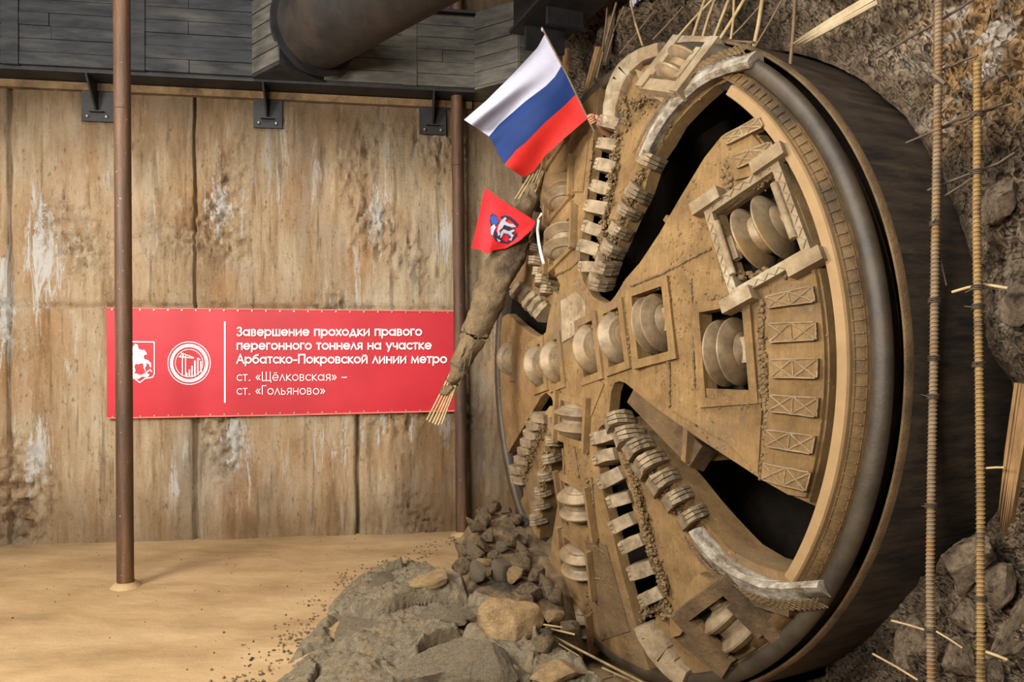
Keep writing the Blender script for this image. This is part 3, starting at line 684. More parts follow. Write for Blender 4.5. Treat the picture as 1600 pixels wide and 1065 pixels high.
for k, (mt, shapes) in enumerate(EM.items()):
    bm = NB()
    for pts in shapes:
        vs = [bm.verts.new((x, y, 0)) for x, y in pts]
        bmesh.ops.triangle_fill(bm, edges=[bm.edges.new((vs[i], vs[(i+1) % len(vs)])) for i in range(len(vs))], use_beauty=True)
    bmesh.ops.subdivide_edges(bm, edges=bm.edges[:], cuts=2, use_grid_fill=True)
    for v in bm.verts:
        x, y = v.co.x, v.co.y
        dep = min(CL, key=lambda q: (q[0]-x)**2+(q[1]-y)**2)[2]
        v.co = W3(x, y, dep-.010-.004*k)
    obj(('emblem_ground', 'emblem_cloak', 'emblem_rider')[k], bm, M[mt], rf, fix=False)
# ------------------------------------------------------------------ the cutterhead
head = thing('cutterhead', 'huge round mud-caked tunnelling cutterhead with scraper teeth and disc cutters', 'cutterhead', D(0, -3.1, 0))
def arc(r, a0, a1, n=14):
    a1 = a0+(a1-a0+180) % 360-180
    return [(r*math.cos(math.radians(a0+(a1-a0)*i/n)), r*math.sin(math.radians(a0+(a1-a0)*i/n))) for i in range(n+1)]
def ang(x, y):
    u, v = face(x, y); return math.degrees(math.atan2(v, u))
def FP(l): return [face(x, y) for x, y in l]
def plate(name, outline, mat, dw0, dw1, holes=(), step=.13, smooth=32, label=None, rough=0):
    """a welded plate following the dome: outline and holes in (u, v), from dw0 above the dome to dw1 below it"""
    loops = []
    for loop in [outline]+list(holes):
        cl = []
        for p in loop:
            if not cl or math.dist(p, cl[-1]) > .004: cl.append(p)
        if math.dist(cl[0], cl[-1]) < .004: cl.pop()
        loops.append(cl)
    pts, es = [], []
    for cl in loops:
        b0 = len(pts); n = len(cl)
        for i in range(n):             # cut long edges so that they follow the dome
            p, q = cl[i], cl[(i+1) % n]; m = max(1, int(math.dist(p, q)/(step*1.2)))
            for k in range(m): pts.append((p[0]+(q[0]-p[0])*k/m, p[1]+(q[1]-p[1])*k/m))
        es += [(b0+i, b0+(i+1) % (len(pts)-b0)) for i in range(len(pts)-b0)]
    nb = len(pts); us = [p[0] for p in pts]; vs = [p[1] for p in pts]
    def inside(u, v):
        c = False
        for cl in loops:
            for i in range(len(cl)):
                (x0, y0), (x1, y1) = cl[i-1], cl[i]
                if (y0 > v) != (y1 > v) and u < (x1-x0)*(v-y0)/(y1-y0)+x0: c = not c
        return c
    j = 0; v = min(vs)+step/2
    while v < max(vs):
        u = min(us)+(step/2 if j % 2 else 0)
        while u < max(us):
            if inside(u, v) and min((u-p[0])**2+(v-p[1])**2 for p in pts[:nb]) > (step*.45)**2: pts.append((u, v))
            u += step
        v += step*.87; j += 1
    r_ = geometry.delaunay_2d_cdt([Vector(p) for p in pts], es, [], 0, 1e-5)
    bm = NB(); vv_ = [bm.verts.new((p.x, p.y, 0)) for p in r_[0]]
    for f in r_[2]:
        c = sum((r_[0][i] for i in f), Vector((0, 0)))/len(f)
        if inside(c.x, c.y): bm.faces.new([vv_[i] for i in f])
    for v_ in [v_ for v_ in bm.verts if not v_.link_faces]: bm.verts.remove(v_)
    ex = bmesh.ops.extrude_face_region(bm, geom=bm.faces[:])
    back = [g for g in ex['geom'] if isinstance(g, bmesh.types.BMVert)]
    for v in back: v.co.z = -1
    for v in bm.verts:
        u, vv = v.co.x, v.co.y
        wv = prof(math.hypot(u, vv))+(dw0 if v.co.z > -.5 else dw1)
        if rough and v.co.z > -.5: wv += rough*noise.noise(Vector((u*6, vv*6, 2)))
        v.co = D(u, vv, wv)
    return obj(name, bm, mat, head, smooth, label=label)
def axes(u, v, deg=None):
    """local frame on the dome: outward normal, radial, tangential"""
    r = math.hypot(u, v); th = math.atan2(v, u) if r > 1e-3 else 0
    sl = (prof(r+.05)-prof(r-.05))/.1 if r > .1 else 0
    er = TT*math.cos(th)+ZZ*math.sin(th)
    nn = (NN-er*sl).normalized()
    q = math.radians(deg if deg is not None else math.degrees(th))
    ax = TT*math.cos(q)+ZZ*math.sin(q); ax = (ax-nn*ax.dot(nn)).normalized()
    return D(u, v, prof(r)), nn, ax, nn.cross(ax)

# disc cutters: (x, y, axis angle, rings, disc radius, ring gap, frame half-width along the axis, half-height, label)
CUT = [
 (922, 545, 12, 1, .25, 0, .20, .33, 0), (962, 527, 12, 1, .25, 0, .20, .33, 0), (1018, 505, 12, 2, .26, .10, .24, .36, 0),
 (1133, 550, 6, 2, .27, .13, .27, .42, 0), (1185, 362, 24, 2, .28, .19, .36, .42, 0),
 (869, 565, 12, 1, .24, 0, .17, .30, 0), (843, 571, 12, 1, .24, 0, .17, .30, 0), (800, 560, 0, 1, .22, 0, .18, .28, 0),
 (897, 657, -95, 2, .25, .16, .25, .32, 0), (903, 787, -97, 2, .25, .18, .27, .33, 0), (905, 877, -102, 2, .25, .18, .27, .33, 0), (906, 966, -105, 2, .25, .18, .24, .31, 0),
 (879, 377, 111, 2, .25, .18, .25, .32, 0), (877, 300, 112, 2, .25, .18, .25, .32, 0), (872, 217, 114, 2, .25, .18, .24, .30, 0)]
HOLES = []; CF = []; FX, FY = .07, .075
for (x, y, dg, nr, R_, gap, hx, hy, lb) in CUT:
    u, v = face(x, y); P, nn, ax, tg = axes(u, v, dg); CF.append((P, nn, ax, tg))
    q = math.radians(dg); ex, ey = (math.cos(q), math.sin(q)), (-math.sin(q), math.cos(q))
    a, b = hx-FX, hy-FY
    HOLES.append([(u+ex[0]*i*a+ey[0]*j*b, v+ex[1]*i*a+ey[1]*j*b) for i, j in ((-1, -1), (1, -1), (1, 1), (-1, 1))])
a_top = ang(952, 113); a_gl = ang(800, 697); a_gt = ang(794, 490)
SP = FP([(940, 131), (932, 185), (926, 240), (920, 290), (913, 340), (907, 385), (905, 412), (911, 438), (925, 462), (945, 474), (953, 472), (962, 461), (1000, 410), (1030, 365), (1060, 313), (1100, 247), (1127, 213), (1134, 208), (1165, 192), (1196, 172)])
SP += arc(2.70, ang(1194, 173), ang(1284, 795), 26)
SP += FP([(1286, 795), (1240, 775), (1192, 750), (1180, 742), (1100, 690), (1050, 655), (1000, 617), (977, 598), (968, 595), (960, 598), (955, 612), (952, 640), (946, 660), (936, 668), (931, 690), (936, 722), (945, 780), (960, 845), (979, 920), (998, 990), (1003, 1008)])
SP += arc(3.07, ang(1003, 1008), ang(857, 899), 12)
SP += FP([(858, 897), (863, 838), (872, 785), (879, 730), (881, 698), (878, 668), (868, 636), (861, 620), (853, 613), (845, 620), (833, 641), (800, 697)])
SP += arc(2.80, ang(800, 697), ang(796, 505), 10)
SP += FP([(794, 490), (812, 507), (830, 521), (846, 527), (853, 518), (855, 505), (858, 490), (864, 476), (872, 462), (875, 445), (868, 428), (858, 371), (846, 328), (840, 295)])
SP += arc(3.03, ang(838, 280), ang(911, 156), 8)+arc(3.07, ang(911, 156), ang(941, 126), 6)
plate('face_plate', SP, M['mud'], 0, -.11, HOLES)
# centre wear and repair plates, weld seams
def slab(name, pix, h, mat, th=.02, parent=head, dw=0, label=None):
    bm = NB(); P = []
    for x, y in pix:
        u, v = face(x, y); P.append(axes(u, v)[0])
    nn = axes(*face(sum(p[0] for p in pix)/len(pix), sum(p[1] for p in pix)/len(pix)))[1]
    prism(bm, [p+nn*(h+dw) for p in P], nn*-(h+th)); 
    return obj(name, bm, mat, parent, label=label)
def bead(bm, pix, r=.014, jit=.35, lift=.006, n=None):
    """a rough weld or mud bead along a pixel polyline on the face"""
    L = sum(math.dist(pix[i], pix[i+1]) for i in range(len(pix)-1)); n = n or max(6, int(L/2.2)); pts = []; rr = []
    for i in range(n+1):
        u, v = face(*lerp_poly(pix, i/n)); P, nn, ax, tg = axes(u, v)
        pts.append(P+nn*lift+Vector((random.uniform(-1, 1), random.uniform(-1, 1), random.uniform(-1, 1)))*r*jit); rr.append(r*random.uniform(.6, 1.35))
    tube(bm, pts, rr, 6)
for pl in ([(1045, 445), (1046, 520), (1047, 636)], [(985, 447), (1040, 425), (1090, 398), (1112, 388)], [(1080, 436), (1083, 520), (1088, 665)], [(1112, 310), (1120, 360), (1128, 440)], [(1087, 470), (1090, 560), (1090, 650)], [(1136, 684), (1110, 650), (1092, 622)],
           [(868, 430), (890, 420), (908, 404)], [(930, 185), (926, 240), (915, 330)], [(897, 690), (905, 745)], [(925, 745), (930, 810), (925, 850), (945, 862)], [(880, 700), (884, 770)], [(836, 590), (848, 600), (880, 600)], [(895, 470), (894, 540)], [(905, 470), (905, 520)], [(918, 838), (918, 900), (945, 905)]):
    bm = NB(); bead(bm, pl, .012); obj('weld_bead', bm, M['mud_clod'], head, 60)
slab('cover_plate', [(1052, 640), (1138, 690), (1186, 738), (1192, 645), (1188, 610), (1092, 606)], .018, M['mud'])
slab('cover_plate', [(912, 300), (922, 210), (908, 215), (897, 270), (896, 300)], .015, M['mud'])
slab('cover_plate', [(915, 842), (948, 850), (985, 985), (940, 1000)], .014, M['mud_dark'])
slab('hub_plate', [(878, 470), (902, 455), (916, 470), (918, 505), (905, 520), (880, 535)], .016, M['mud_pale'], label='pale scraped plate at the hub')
slab('hub_plate', [(876, 600), (925, 585), (945, 600), (925, 650), (885, 640)], .012, M['mud'])

def build_cutter(i):
    x, y, dg, nr, R_, gap, hx, hy, lb = CUT[i]; P, nn, ax, tg = CF[i]
    big = hx > .3
    bm = NB(); hgt = .028 if not big else .06
    for s in (-1, 1):
        hexa(bm, P+ax*s*(hx-FX/2)+nn*(hgt/2-.03), ax*FX/2, tg*hy, nn*(hgt/2+.03))
        hexa(bm, P+tg*s*(hy-FY/2)+nn*(hgt/2-.03), ax*(hx-FX), tg*FY/2, nn*(hgt/2+.03))
    cut = obj('disc_cutter', bm, M['mud'] if not big else M['mud_pale'], head)
    cc = P-nn*(R_-.20)
    bm = NB(); hw = gap/2+.075
    lathe(bm, [(0, -hx+.07), (.07, -hx+.07), (.07, -hw-.03), (.145, -hw), (.165, -hw+.03), (.165, hw-.03), (.145, hw), (.07, hw+.03), (.07, hx-.07), (0, hx-.07)], cc, ax, 28)
    obj('hub', bm, M['cutter'], cut, 40)
    for s in ((-1, 1) if nr == 2 else (0,)):
        bm = NB(); o_ = s*gap/2; e = .030 if nr == 2 else .055
        lathe(bm, [(.15, o_-e-.035), (.175, o_-e-.03), (R_-.055, o_-e-.008), (R_-.014, o_-e*.55), (R_, o_-e*.2), (R_, o_+e*.2), (R_-.014, o_+e*.55), (R_-.055, o_+e+.008), (.175, o_+e+.03), (.15, o_+e+.035)], cc, ax, 40)
        if nr == 1:
            for k in (1, 2, 3): lathe(bm, [(R_-.05-.03*k, o_+e+.004+.008*k), (R_-.04-.03*k, o_+e+.024+.008*k), (R_-.055-.03*k, o_+e+.03+.008*k)], cc, ax, 40)
        obj('cutting_ring', bm, M['cutter'], cut, 35)
    for s in (-1, 1): bm = NB(); hexa(bm, P+ax*s*(hx-.11)-nn*.02, ax*.03, tg*.10, nn*.03); obj('axle_seat', bm, M['mud_pale'], cut)
    bm = NB(); hexa(bm, P-nn*.29, ax*(hx-.02), tg*(hy-.02), nn*.01)
    for s in (-1, 1):
        hexa(bm, P+ax*s*(hx-FX+.014)-nn*.16, ax*.012, tg*(hy-.03), nn*.12); hexa(bm, P+tg*s*(hy-FY+.014)-nn*.16, ax*(hx-.03), tg*.012, nn*.12)
    obj('pocket', bm, M['drum'], cut)
    if big:
        for i_, j_ in ((-1, -1), (1, -1), (-1, 1), (1, 1)):   # corner lugs of the large gauge housing
            bm = NB(); hexa(bm, P+ax*i_*(hx-.06)+tg*j_*(hy+.03)+nn*.05, ax*.14, tg*.055, nn*.06); obj('corner_lug', bm, M['mud_pale'], cut)
        bm = NB()
        for s in (-1, 1):
            z = [P+ax*s*(hx-.027+(.02 if k % 2 else -.02))+tg*(-hy+.08+k*(2*hy-.16)/14)+nn*(hgt+.004) for k in range(15)]
            tube(bm, z, .006, 5)
            z = [P+tg*s*(hy-.027+(.02 if k % 2 else -.02))+ax*(-hx+.08+k*(2*hx-.16)/12)+nn*(hgt+.004) for k in range(13)]
            tube(bm, z, .006, 5)
        obj('hard_facing', bm, M['mud_pale'], cut)
        for s in (-1, 1): bm = NB(); tube(bm, [P+ax*s*.275-tg*.24+nn*.07, P+ax*s*.275+tg*.24+nn*.07], .03, 10); obj('clamp_bar', bm, M['mud_pale'], cut, 50)
    if hx < .3 and dg < -90 or dg > 100:
        for s in (-1, 1): bm = NB(); hexa(bm, P+tg*s*(hy-.02)+nn*.045, ax*(hx+.02), tg*.022, nn*.03); obj('guard_bar', bm, M['mud'], cut)
for i in range(len(CUT)): build_cutter(i)

# gauge plate of the big right-hand sector with its ten hatched wear pads
G0, G1 = ang(1137, 214), ang(1203, 748)
gp = arc(2.685, ang(1196, 178), ang(1282, 786), 24)+FP([(1236, 772), (1194, 748), (1199, 700), (1206, 620), (1205, 520), (1201, 462), (1242, 448), (1268, 430)])+arc(2.66, ang(1268, 430), ang(1218, 262), 8)+FP([(1152, 282), (1132, 226), (1140, 214), (1165, 200)])
plate('gauge_plate', gp, M['mud'], .03, -.02, step=.2)
PADS = [[(1135, 219), (1194, 187), (1200, 202), (1142, 230)], [(1148, 250), (1212, 226), (1219, 241), (1158, 266)], [(1202, 465), (1277, 448), (1281, 472), (1206, 482)], [(1207, 506), (1282, 504), (1283, 531), (1209, 535)], [(1209, 562), (1285, 560), (1284, 590), (1211, 589)], [(1209, 616), (1286, 621), (1283, 650), (1208, 641)], [(1204, 670), (1281, 680), (1276, 707), (1202, 695)], [(1199, 721), (1274, 736), (1267, 765), (1197, 746)]]
for q in PADS:
    pad = slab('wear_pad', q, .035, M['mud'], .03, dw=.03)
    bm = NB(); nn = axes(*face(q[0][0]+35, q[0][1]+15))[1]
    Q = [axes(*face(*p))[0]+nn*.068 for p in q]; m0, m1 = (Q[0]+Q[1])/2, (Q[3]+Q[2])/2
    for a, b in ((Q[0], m1), (Q[3], m0), (m0, Q[2]), (m1, Q[1]), (m0, m1), (Q[0], Q[1]), (Q[2], Q[3]), (Q[1], Q[2])):
        pts = [a+(b-a)*(.04+.92*k/6)+Vector((random.uniform(-1, 1), random.uniform(-1, 1), random.uniform(-1, 1)))*.002 for k in range(7)]
        tube(bm, pts, .0065, 5)
    obj('hard_facing', bm, M['mud_pale'], pad)

# rim: tan flange, dark worn band, grey steel ring
def rim(name, prf, mat, sm=50, seg=160, a0=None, a1=None):
    bm = NB()
    if a0 is None: lathe(bm, prf, DC, NN, seg, closed=True, ref=TT)
    else:
        rows = []
        for k in range(seg+1):
            a = math.radians(a0+(a1-a0)*k/seg); rows.append([bm.verts.new(D(r*math.cos(a), r*math.sin(a), h)) for r, h in prf])
        for p, q in zip(rows[:-1], rows[1:]):
            for j in range(len(prf)): bm.faces.new([p[j], q[j], q[(j+1) % len(prf)], p[(j+1) % len(prf)]])
        bm.faces.new(rows[0]); bm.faces.new(rows[-1][::-1])
    return obj(name, bm, mat, head, sm)
rim('rim_flange', [(2.775, -.30), (2.775, .125), (2.785, .14), (2.858, .128), (2.868, .11), (2.868, -.30)], M['band'], 22, a0=-34, a1=53, seg=90)
rim('rim_band', [(2.86, -.28), (2.868, .085), (2.90, .07), (2.955, .02), (2.965, -.28)], M['band_dark'], a0=-50, a1=72, seg=110)
rim('rim_ring', [(2.96, -.14), (2.962, .015), (2.985, .045), (3.03, .05), (3.07, .04), (3.095, .012), (3.102, -.02), (3.09, -.05), (3.0, -.14)], M['steel_ring'])
bm = NB()
for k in range(64):                    # stitched weld pattern on the dark band
    a = math.radians(-34+k*1.75); er = TT*math.cos(a)+ZZ*math.sin(a); et = ZZ*math.cos(a)-TT*math.sin(a)
    hexa(bm, DC+er*2.912+NN*.068, er*.034-NN*.02, et*.004, NN*.005)
for a0, a1, r, w_ in ((-34, 76, 2.884, .082), (-34, 76, 2.945, .033)):
    tube(bm, [D(math.cos(math.radians(a0+(a1-a0)*k/90))*r, math.sin(math.radians(a0+(a1-a0)*k/90))*r, w_) for k in range(91)], .005, 5)
obj('band_stitching', bm, M['band_dark'], head)
rim('drum', [(2.775, -.02), (2.775, -1.5), (2.0, -1.62), (.02, -1.66), (.02, -1.72), (2.9, -1.72), (2.9, -.02)], M['drum'])
bm = NB(); lathe(bm, [(0, -.2), (.62, -.2), (.75, -.6), (.95, -1.66), (0, -1.66)], DC, NN, 40); obj('centre_shaft', bm, M['drum'], head, 40)

# scraper arms
def arm(outline, lab=None, depth=-.55):
    return plate('scraper_arm', outline, M['mud'], -.06, depth, rough=.03, step=.11, label=lab)
B_out = FP([(927, 452), (934, 425), (938, 400), (944, 345), (951, 290), (957, 240), (961, 200), (965, 160), (972, 122)])+arc(3.05, ang(968, 122)-2, ang(1178, 116), 16)+FP([(1172, 112), (1143, 119), (1108, 132), (1075, 162), (1046, 193), (1028, 225), (1012, 248), (995, 300), (975, 340), (955, 385), (941, 418), (934, 448)])
armB = arm(B_out, depth=-.2)
D_out = FP([(950, 662), (957, 700), (965, 735), (976, 770), (985, 815), (998, 850), (1011, 890), (1026, 932), (1016, 968), (1020, 1005)])+arc(3.04, ang(1018, 1005), ang(1288, 905)-1, 16)+FP([(1275, 893), (1255, 884), (1215, 895), (1165, 880), (1130, 858), (1102, 828), (1088, 812), (1066, 786), (1040, 752), (1015, 722), (992, 694), (975, 672), (958, 652)])
armD = arm(D_out, depth=-.42)
F_out = FP([(851, 634), (842, 648), (831, 674), (821, 700), (812, 722), (806, 742), (812, 775)])+arc(3.05, ang(810, 772), ang(832, 866), 6)+FP([(836, 840), (840, 800), (846, 765), (853, 735), (859, 705), (866, 670), (868, 650), (862, 636)])
armF = arm(F_out, depth=-.3)
H_out = FP([(868, 462), (858, 455), (850, 440), (841, 415), (831, 385), (824, 350), (822, 322)])+arc(2.9, ang(815, 330), ang(790, 452), 6)+FP([(802, 452), (820, 463), (838, 478), (852, 488), (862, 476)])
armH = arm(H_out, depth=-.3)
# curved bucket lips at the outer ends of the two near arms
def lip(name, edge, wid, h0, h1, mat, back=.5, label=None, n=26, flip=1):
    """a raised curved lip along a pixel polyline; wid metres wide towards the arm"""
    bm = NB(); rows = []
    for i in range(n+1):
        u, v = face(*lerp_poly(edge, i/n)); u2, v2 = face(*lerp_poly(edge, min(1, i/n+.02))); u1, v1 = face(*lerp_poly(edge, max(0, i/n-.02)))
        tx, ty = u2-u1, v2-v1; l = math.hypot(tx, ty); px, py = -ty/l*flip, tx/l*flip
        wid_i = wid*(.55+.45*math.sin(PI*min(1, i/n*1.15)))
        P, nn, ax, tg = axes(u, v); Q = axes(u+px*wid_i, v+py*wid_i)[0]
        e = (Q-P).normalized(); k = .012*noise.noise(P*8)
        rows.append([bm.verts.new(q) for q in (P-nn*back+e*.06, P+nn*(h0-.05)-e*.01, P+nn*(h0+k)+e*.02, P+nn*(h1+k)+e*.055, Q+nn*(.02+k), Q-nn*.08)])
    for a, b in zip(rows[:-1], rows[1:]):
        for j in range(len(a)): bm.faces.new([a[j], b[j], b[(j+1) % len(a)], a[(j+1) % len(a)]])
    bm.faces.new(rows[0]); bm.faces.new(rows[-1][::-1])
    return obj(name, bm, mat, head, 45, label=label)
LB = [(1014, 250), (1022, 232), (1034, 210), (1048, 188), (1062, 171), (1078, 155), (1098, 138), (1120, 125), (1145, 116), (1178, 109)]
LD = [(1094, 822), (1108, 842), (1126, 862), (1150, 882), (1178, 896), (1205, 905), (1235, 907), (1262, 905), (1288, 903)]
LB2 = [(951, 200), (950, 175), (954, 150), (962, 125), (974, 105), (990, 88), (1010, 76), (1040, 68)]
LD2 = [(1002, 975), (1010, 995), (1022, 1015), (1036, 1034), (1054, 1052), (1075, 1068)]
lip('bucket_lip', LB, .26, .10, .09, M['white_steel'], back=.12, label='bright worn lip of the upper bucket')
lip('bucket_lip', LD, .24, .13, .10, M['white_steel'], back=.2, flip=-1, label='bright worn lip of the lower bucket')
lip('bucket_lip', LB2, .22, .08, .07, M['mud_pale'], back=.3, flip=-1)
lip('bucket_lip', LD2, .24, .10, .08, M['mud_pale'], back=.3, flip=1)
def hatch(edge, wid, off, flip, n=30):  # cross-hatched hard facing on the lips
    bm = NB()
    def at(t, k):
        u, v = face(*lerp_poly(edge, t)); u2, v2 = face(*lerp_poly(edge, min(1, t+.02))); u1, v1 = face(*lerp_poly(edge, max(0, t-.02)))
        tx, ty = u2-u1, v2-v1; l = math.hypot(tx, ty); w_ = .10+(wid-.12)*k
        P, nn, ax, tg = axes(u-ty/l*flip*w_, v+tx/l*flip*w_); return P+nn*(off+(.03-off)*k*.9+.012)
    for i in range(n):
        for d_ in (1, -1):
            t0_, t1_ = i/n, i/n+.09*d_
            if 0 <= t1_ <= 1: tube(bm, [at(t0_+(t1_-t0_)*k/4, k/4) for k in range(5)], .006, 5)
    return obj('hard_facing', bm, M['mud_clod'], head)
hatch(LB, .24, .09, 1); hatch(LD, .22, .10, -1)

# gauge cutters of the two near arms, in their boxed housings
def gauge_cutter(x, y, dg, turn, hx, hy, mat):
    u, v = face(x, y); P, nn, ax, tg = axes(u, v, dg)
    nn2 = (nn*math.cos(turn)+ax*math.sin(turn)).normalized(); ax2 = (ax*math.cos(turn)-nn*math.sin(turn)).normalized(); nn, ax = nn2, ax2
    P = P+nn*.02
    bm = NB()
    for s in (-1, 1):
        hexa(bm, P+tg*s*hy-nn*.01, ax*(hx+.05), tg*.06, nn*.07)
        hexa(bm, P+ax*s*hx-nn*.03, ax*.06, tg*hy, nn*.07)
    cut = obj('disc_cutter', bm, mat, head)
    cc = P-nn*.09
    bm = NB(); lathe(bm, [(0, -.22), (.08, -.22), (.08, -.18), (.17, -.13), (.17, .13), (.08, .18), (.08, .22), (0, .22)], cc, ax, 28); obj('hub', bm, M['cutter'], cut, 40)
    for s in (-1, 1):
        o_ = s*.095; e = .032
        bm = NB(); lathe(bm, [(.16, o_-e-.03), (.2, o_-e-.02), (.225, o_-e*.8), (.25, o_-e*.3), (.25, o_+e*.3), (.225, o_+e*.8), (.2, o_+e+.02), (.16, o_+e+.03)], cc, ax, 40); obj('cutting_ring', bm, M['cutter'], cut, 35)
    bm = NB(); hexa(bm, P-nn*.14, ax*hx, tg*hy, nn*.05); obj('pocket', bm, M['drum'], cut)
    for s in (-1, 1): bm = NB(); hexa(bm, P+tg*s*(hy-.085)+nn*.03, ax*.16, tg*.035, nn*.04); obj('axle_seat', bm, mat, cut)
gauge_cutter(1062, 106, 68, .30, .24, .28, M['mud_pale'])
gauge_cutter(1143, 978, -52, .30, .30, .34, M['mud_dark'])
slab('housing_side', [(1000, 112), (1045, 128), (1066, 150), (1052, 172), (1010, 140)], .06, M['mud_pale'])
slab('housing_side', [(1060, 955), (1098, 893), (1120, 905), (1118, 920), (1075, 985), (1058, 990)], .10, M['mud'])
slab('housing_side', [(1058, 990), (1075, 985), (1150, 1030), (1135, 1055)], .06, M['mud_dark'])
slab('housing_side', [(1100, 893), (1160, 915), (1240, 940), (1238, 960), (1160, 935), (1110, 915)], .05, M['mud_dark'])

# scraper teeth
def tooth(x, y, dpx, sc_=1.0, w_=.058):
    """a ridged steel tooth at pixel (x, y), its cutting edge towards pixel direction dpx"""
    u, v = face(x, y); u2, v2 = face(x+dpx[0], y+dpx[1]); q = math.degrees(math.atan2(v2-v, u2-u))+random.uniform(-5, 5)
    P, nn, d, e = axes(u, v, q); s = sc_*random.uniform(.9, 1.1); P = P-nn*.03
    bm = NB()
    body = [(-.16, -.10), (-.17, .02), (-.10, .075), (.02, .115), (.06, .10), (.075, .0), (.05, -.14)]
    prism(bm, [P+d*a*s+nn*b*s-e*w_*s for a, b in body], e*2*w_*s)
    for k in range(3):                 # three ridges on the nose
        c = (k-1)*.038*s; nose = [(.0, .112), (.045, .128), (.095, .07), (.10, -.02), (.07, -.12), (.04, -.12)]
        prism(bm, [P+d*a*s+nn*b*s+e*(c-.015*s) for a, b in nose], e*.030*s)
    for vv in bm.verts: vv.co += Vector((noise.noise(vv.co*17), noise.noise(vv.co*17+Vector((5, 0, 0))), noise.noise(vv.co*17+Vector((0, 5, 0)))))*.012
    obj('scraper_tooth', bm, M['tooth'], head)
random.seed(11)
for x, y in [(951, 192), (948, 227), (945, 260), (938, 293), (931, 325), (925, 357), (919, 387), (918, 416)]: tooth(x, y, (-8, -1), 1.0)
for x, y in [(1012, 248), (993, 300), (977, 328), (964, 359), (953, 388), (943, 414), (933, 440)]: tooth(x, y, (7, 6), 1.0)
for x, y in [(961, 657), (977, 681), (993, 699), (1011, 724), (1032, 752), (1054, 779), (1078, 808)]: tooth(x, y, (7, -6), 1.1)
for x, y in [(940, 684), (943, 715), (952, 748), (965, 780), (970, 818), (985, 850), (999, 890), (1015, 932)]: tooth(x, y, (-8, 3), 1.05)
for x, y in [(840, 651), (834, 663), (828, 677), (822, 690), (818, 703), (813, 717), (806, 732), (809, 748)]: tooth(x, y, (-5, -2.5), .85)
for x, y in [(867, 662), (861, 689), (856, 716), (849, 743), (843, 769), (840, 790), (836, 812)]: tooth(x, y, (5, 1.5), .8)
for x, y in [(806, 456), (812, 459), (819, 464), (827, 473), (836, 481), (845, 490)]: tooth(x, y, (-2, 7), .85)
for x, y in [(830, 388), (835, 408), (840, 424), (846, 438), (852, 453)]: tooth(x, y, (5, -2), .85)

# ribs behind the openings and shelves inside the arms
def rib(p0_, p1_, wd_, back0, back1, mat):
    bm = NB(); (u0, v0), (u1, v1) = face(*p0_), face(*p1_)
    a, b = D(u0, v0, prof(math.hypot(u0, v0))-.10), D(u1, v1, prof(math.hypot(u1, v1))-.16)
    t = (b-a).normalized(); q = NN.cross(t).normalized()
    prism(bm, [a-q*wd_/2, b-q*wd_/2, b-q*wd_/2-NN*back1, a-q*wd_/2-NN*back0], q*wd_); obj('rib', bm, mat, head)
rib((1057, 655), (1044, 722), .06, .3, .5, M['mud']); rib((1024, 338), (1042, 372), .06, .3, .5, M['mud']); rib((858, 760), (872, 800), .05, .25, .4, M['mud'])
bm = NB(); u0, v0 = face(965, 632); u1, v1 = face(1045, 735)
P, Q = D(u0, v0, .36), D(u1, v1, .14); q = (Q-P).normalized(); up = NN.cross(q).normalized()
hexa(bm, (P+Q)/2-NN*.05+up*.12, (Q-P)/2, up*.13, (NN*.5+up*.2)*.2); obj('shelf', bm, M['mud_dark'], head)
bm = NB(); tube(bm, [axes(*face(x, y))[0]+NN*.16 for x, y in ((866, 335), (861, 345), (860, 362), (862, 380), (866, 398), (870, 412))], .016, 8); obj('white_hose', bm, M['white'], head, 60)
# mud clods and crust caught round teeth, housings and lips
ico = NB(); bmesh.ops.create_icosphere(ico, subdivisions=1, radius=1); IV = [v.co.copy() for v in ico.verts]; IF = [[v.index for v in f.verts] for f in ico.faces]; ico.free()
def clod(bm, c, r):
    k = random.random()*50; sq = Vector((random.uniform(.7, 1.3), random.uniform(.7, 1.3), random.uniform(.7, 1.3)))
    vs = [bm.verts.new(c+Vector((p.x*sq.x, p.y*sq.y, p.z*sq.z))*r*(1+.55*noise.noise(p*1.7+Vector((k, k, k))))) for p in IV]
    for f in IF: bm.faces.new([vs[i] for i in f])
def crust(paths, per, rmin, rmax, spread, lift, mat='mud_clod', name='mud_crust', dwn=-.05):
    bm = NB()
    for pl in paths:
        L = sum(math.dist(pl[i], pl[i+1]) for i in range(len(pl)-1))
        for i in range(int(L*per)):
            x, y = lerp_poly(pl, random.random()); u, v = face(x+random.gauss(0, spread*.6), y+random.gauss(0, spread)); P, nn, ax, tg = axes(u, v)
            r = rmin+(rmax-rmin)*random.random()**2.5; clod(bm, P+nn*(dwn+lift*random.random()), r)
    o = obj(name, bm, M[mat], head, 70); o['kind'] = 'stuff'; return o
crust([[(962, 205), (955, 260), (944, 330), (934, 400), (928, 440)], [(1000, 265), (975, 320), (955, 370), (938, 420)], [(968, 690), (985, 740), (1000, 800), (1015, 860), (1040, 930)], [(966, 672), (990, 710), (1020, 750), (1060, 800)], [(848, 660), (835, 690), (822, 720), (815, 750)], [(858, 680), (850, 720), (840, 770)], [(815, 452), (835, 465), (850, 478)], [(840, 420), (850, 445)]], 5.0, .004, .02, 4.5, .05)
crust([[(985, 160), (1010, 145), (1040, 165), (1030, 200)], [(965, 150), (975, 190)], [(1000, 960), (1030, 945), (1060, 985)]], 5.0, .005, .026, 6, .04)
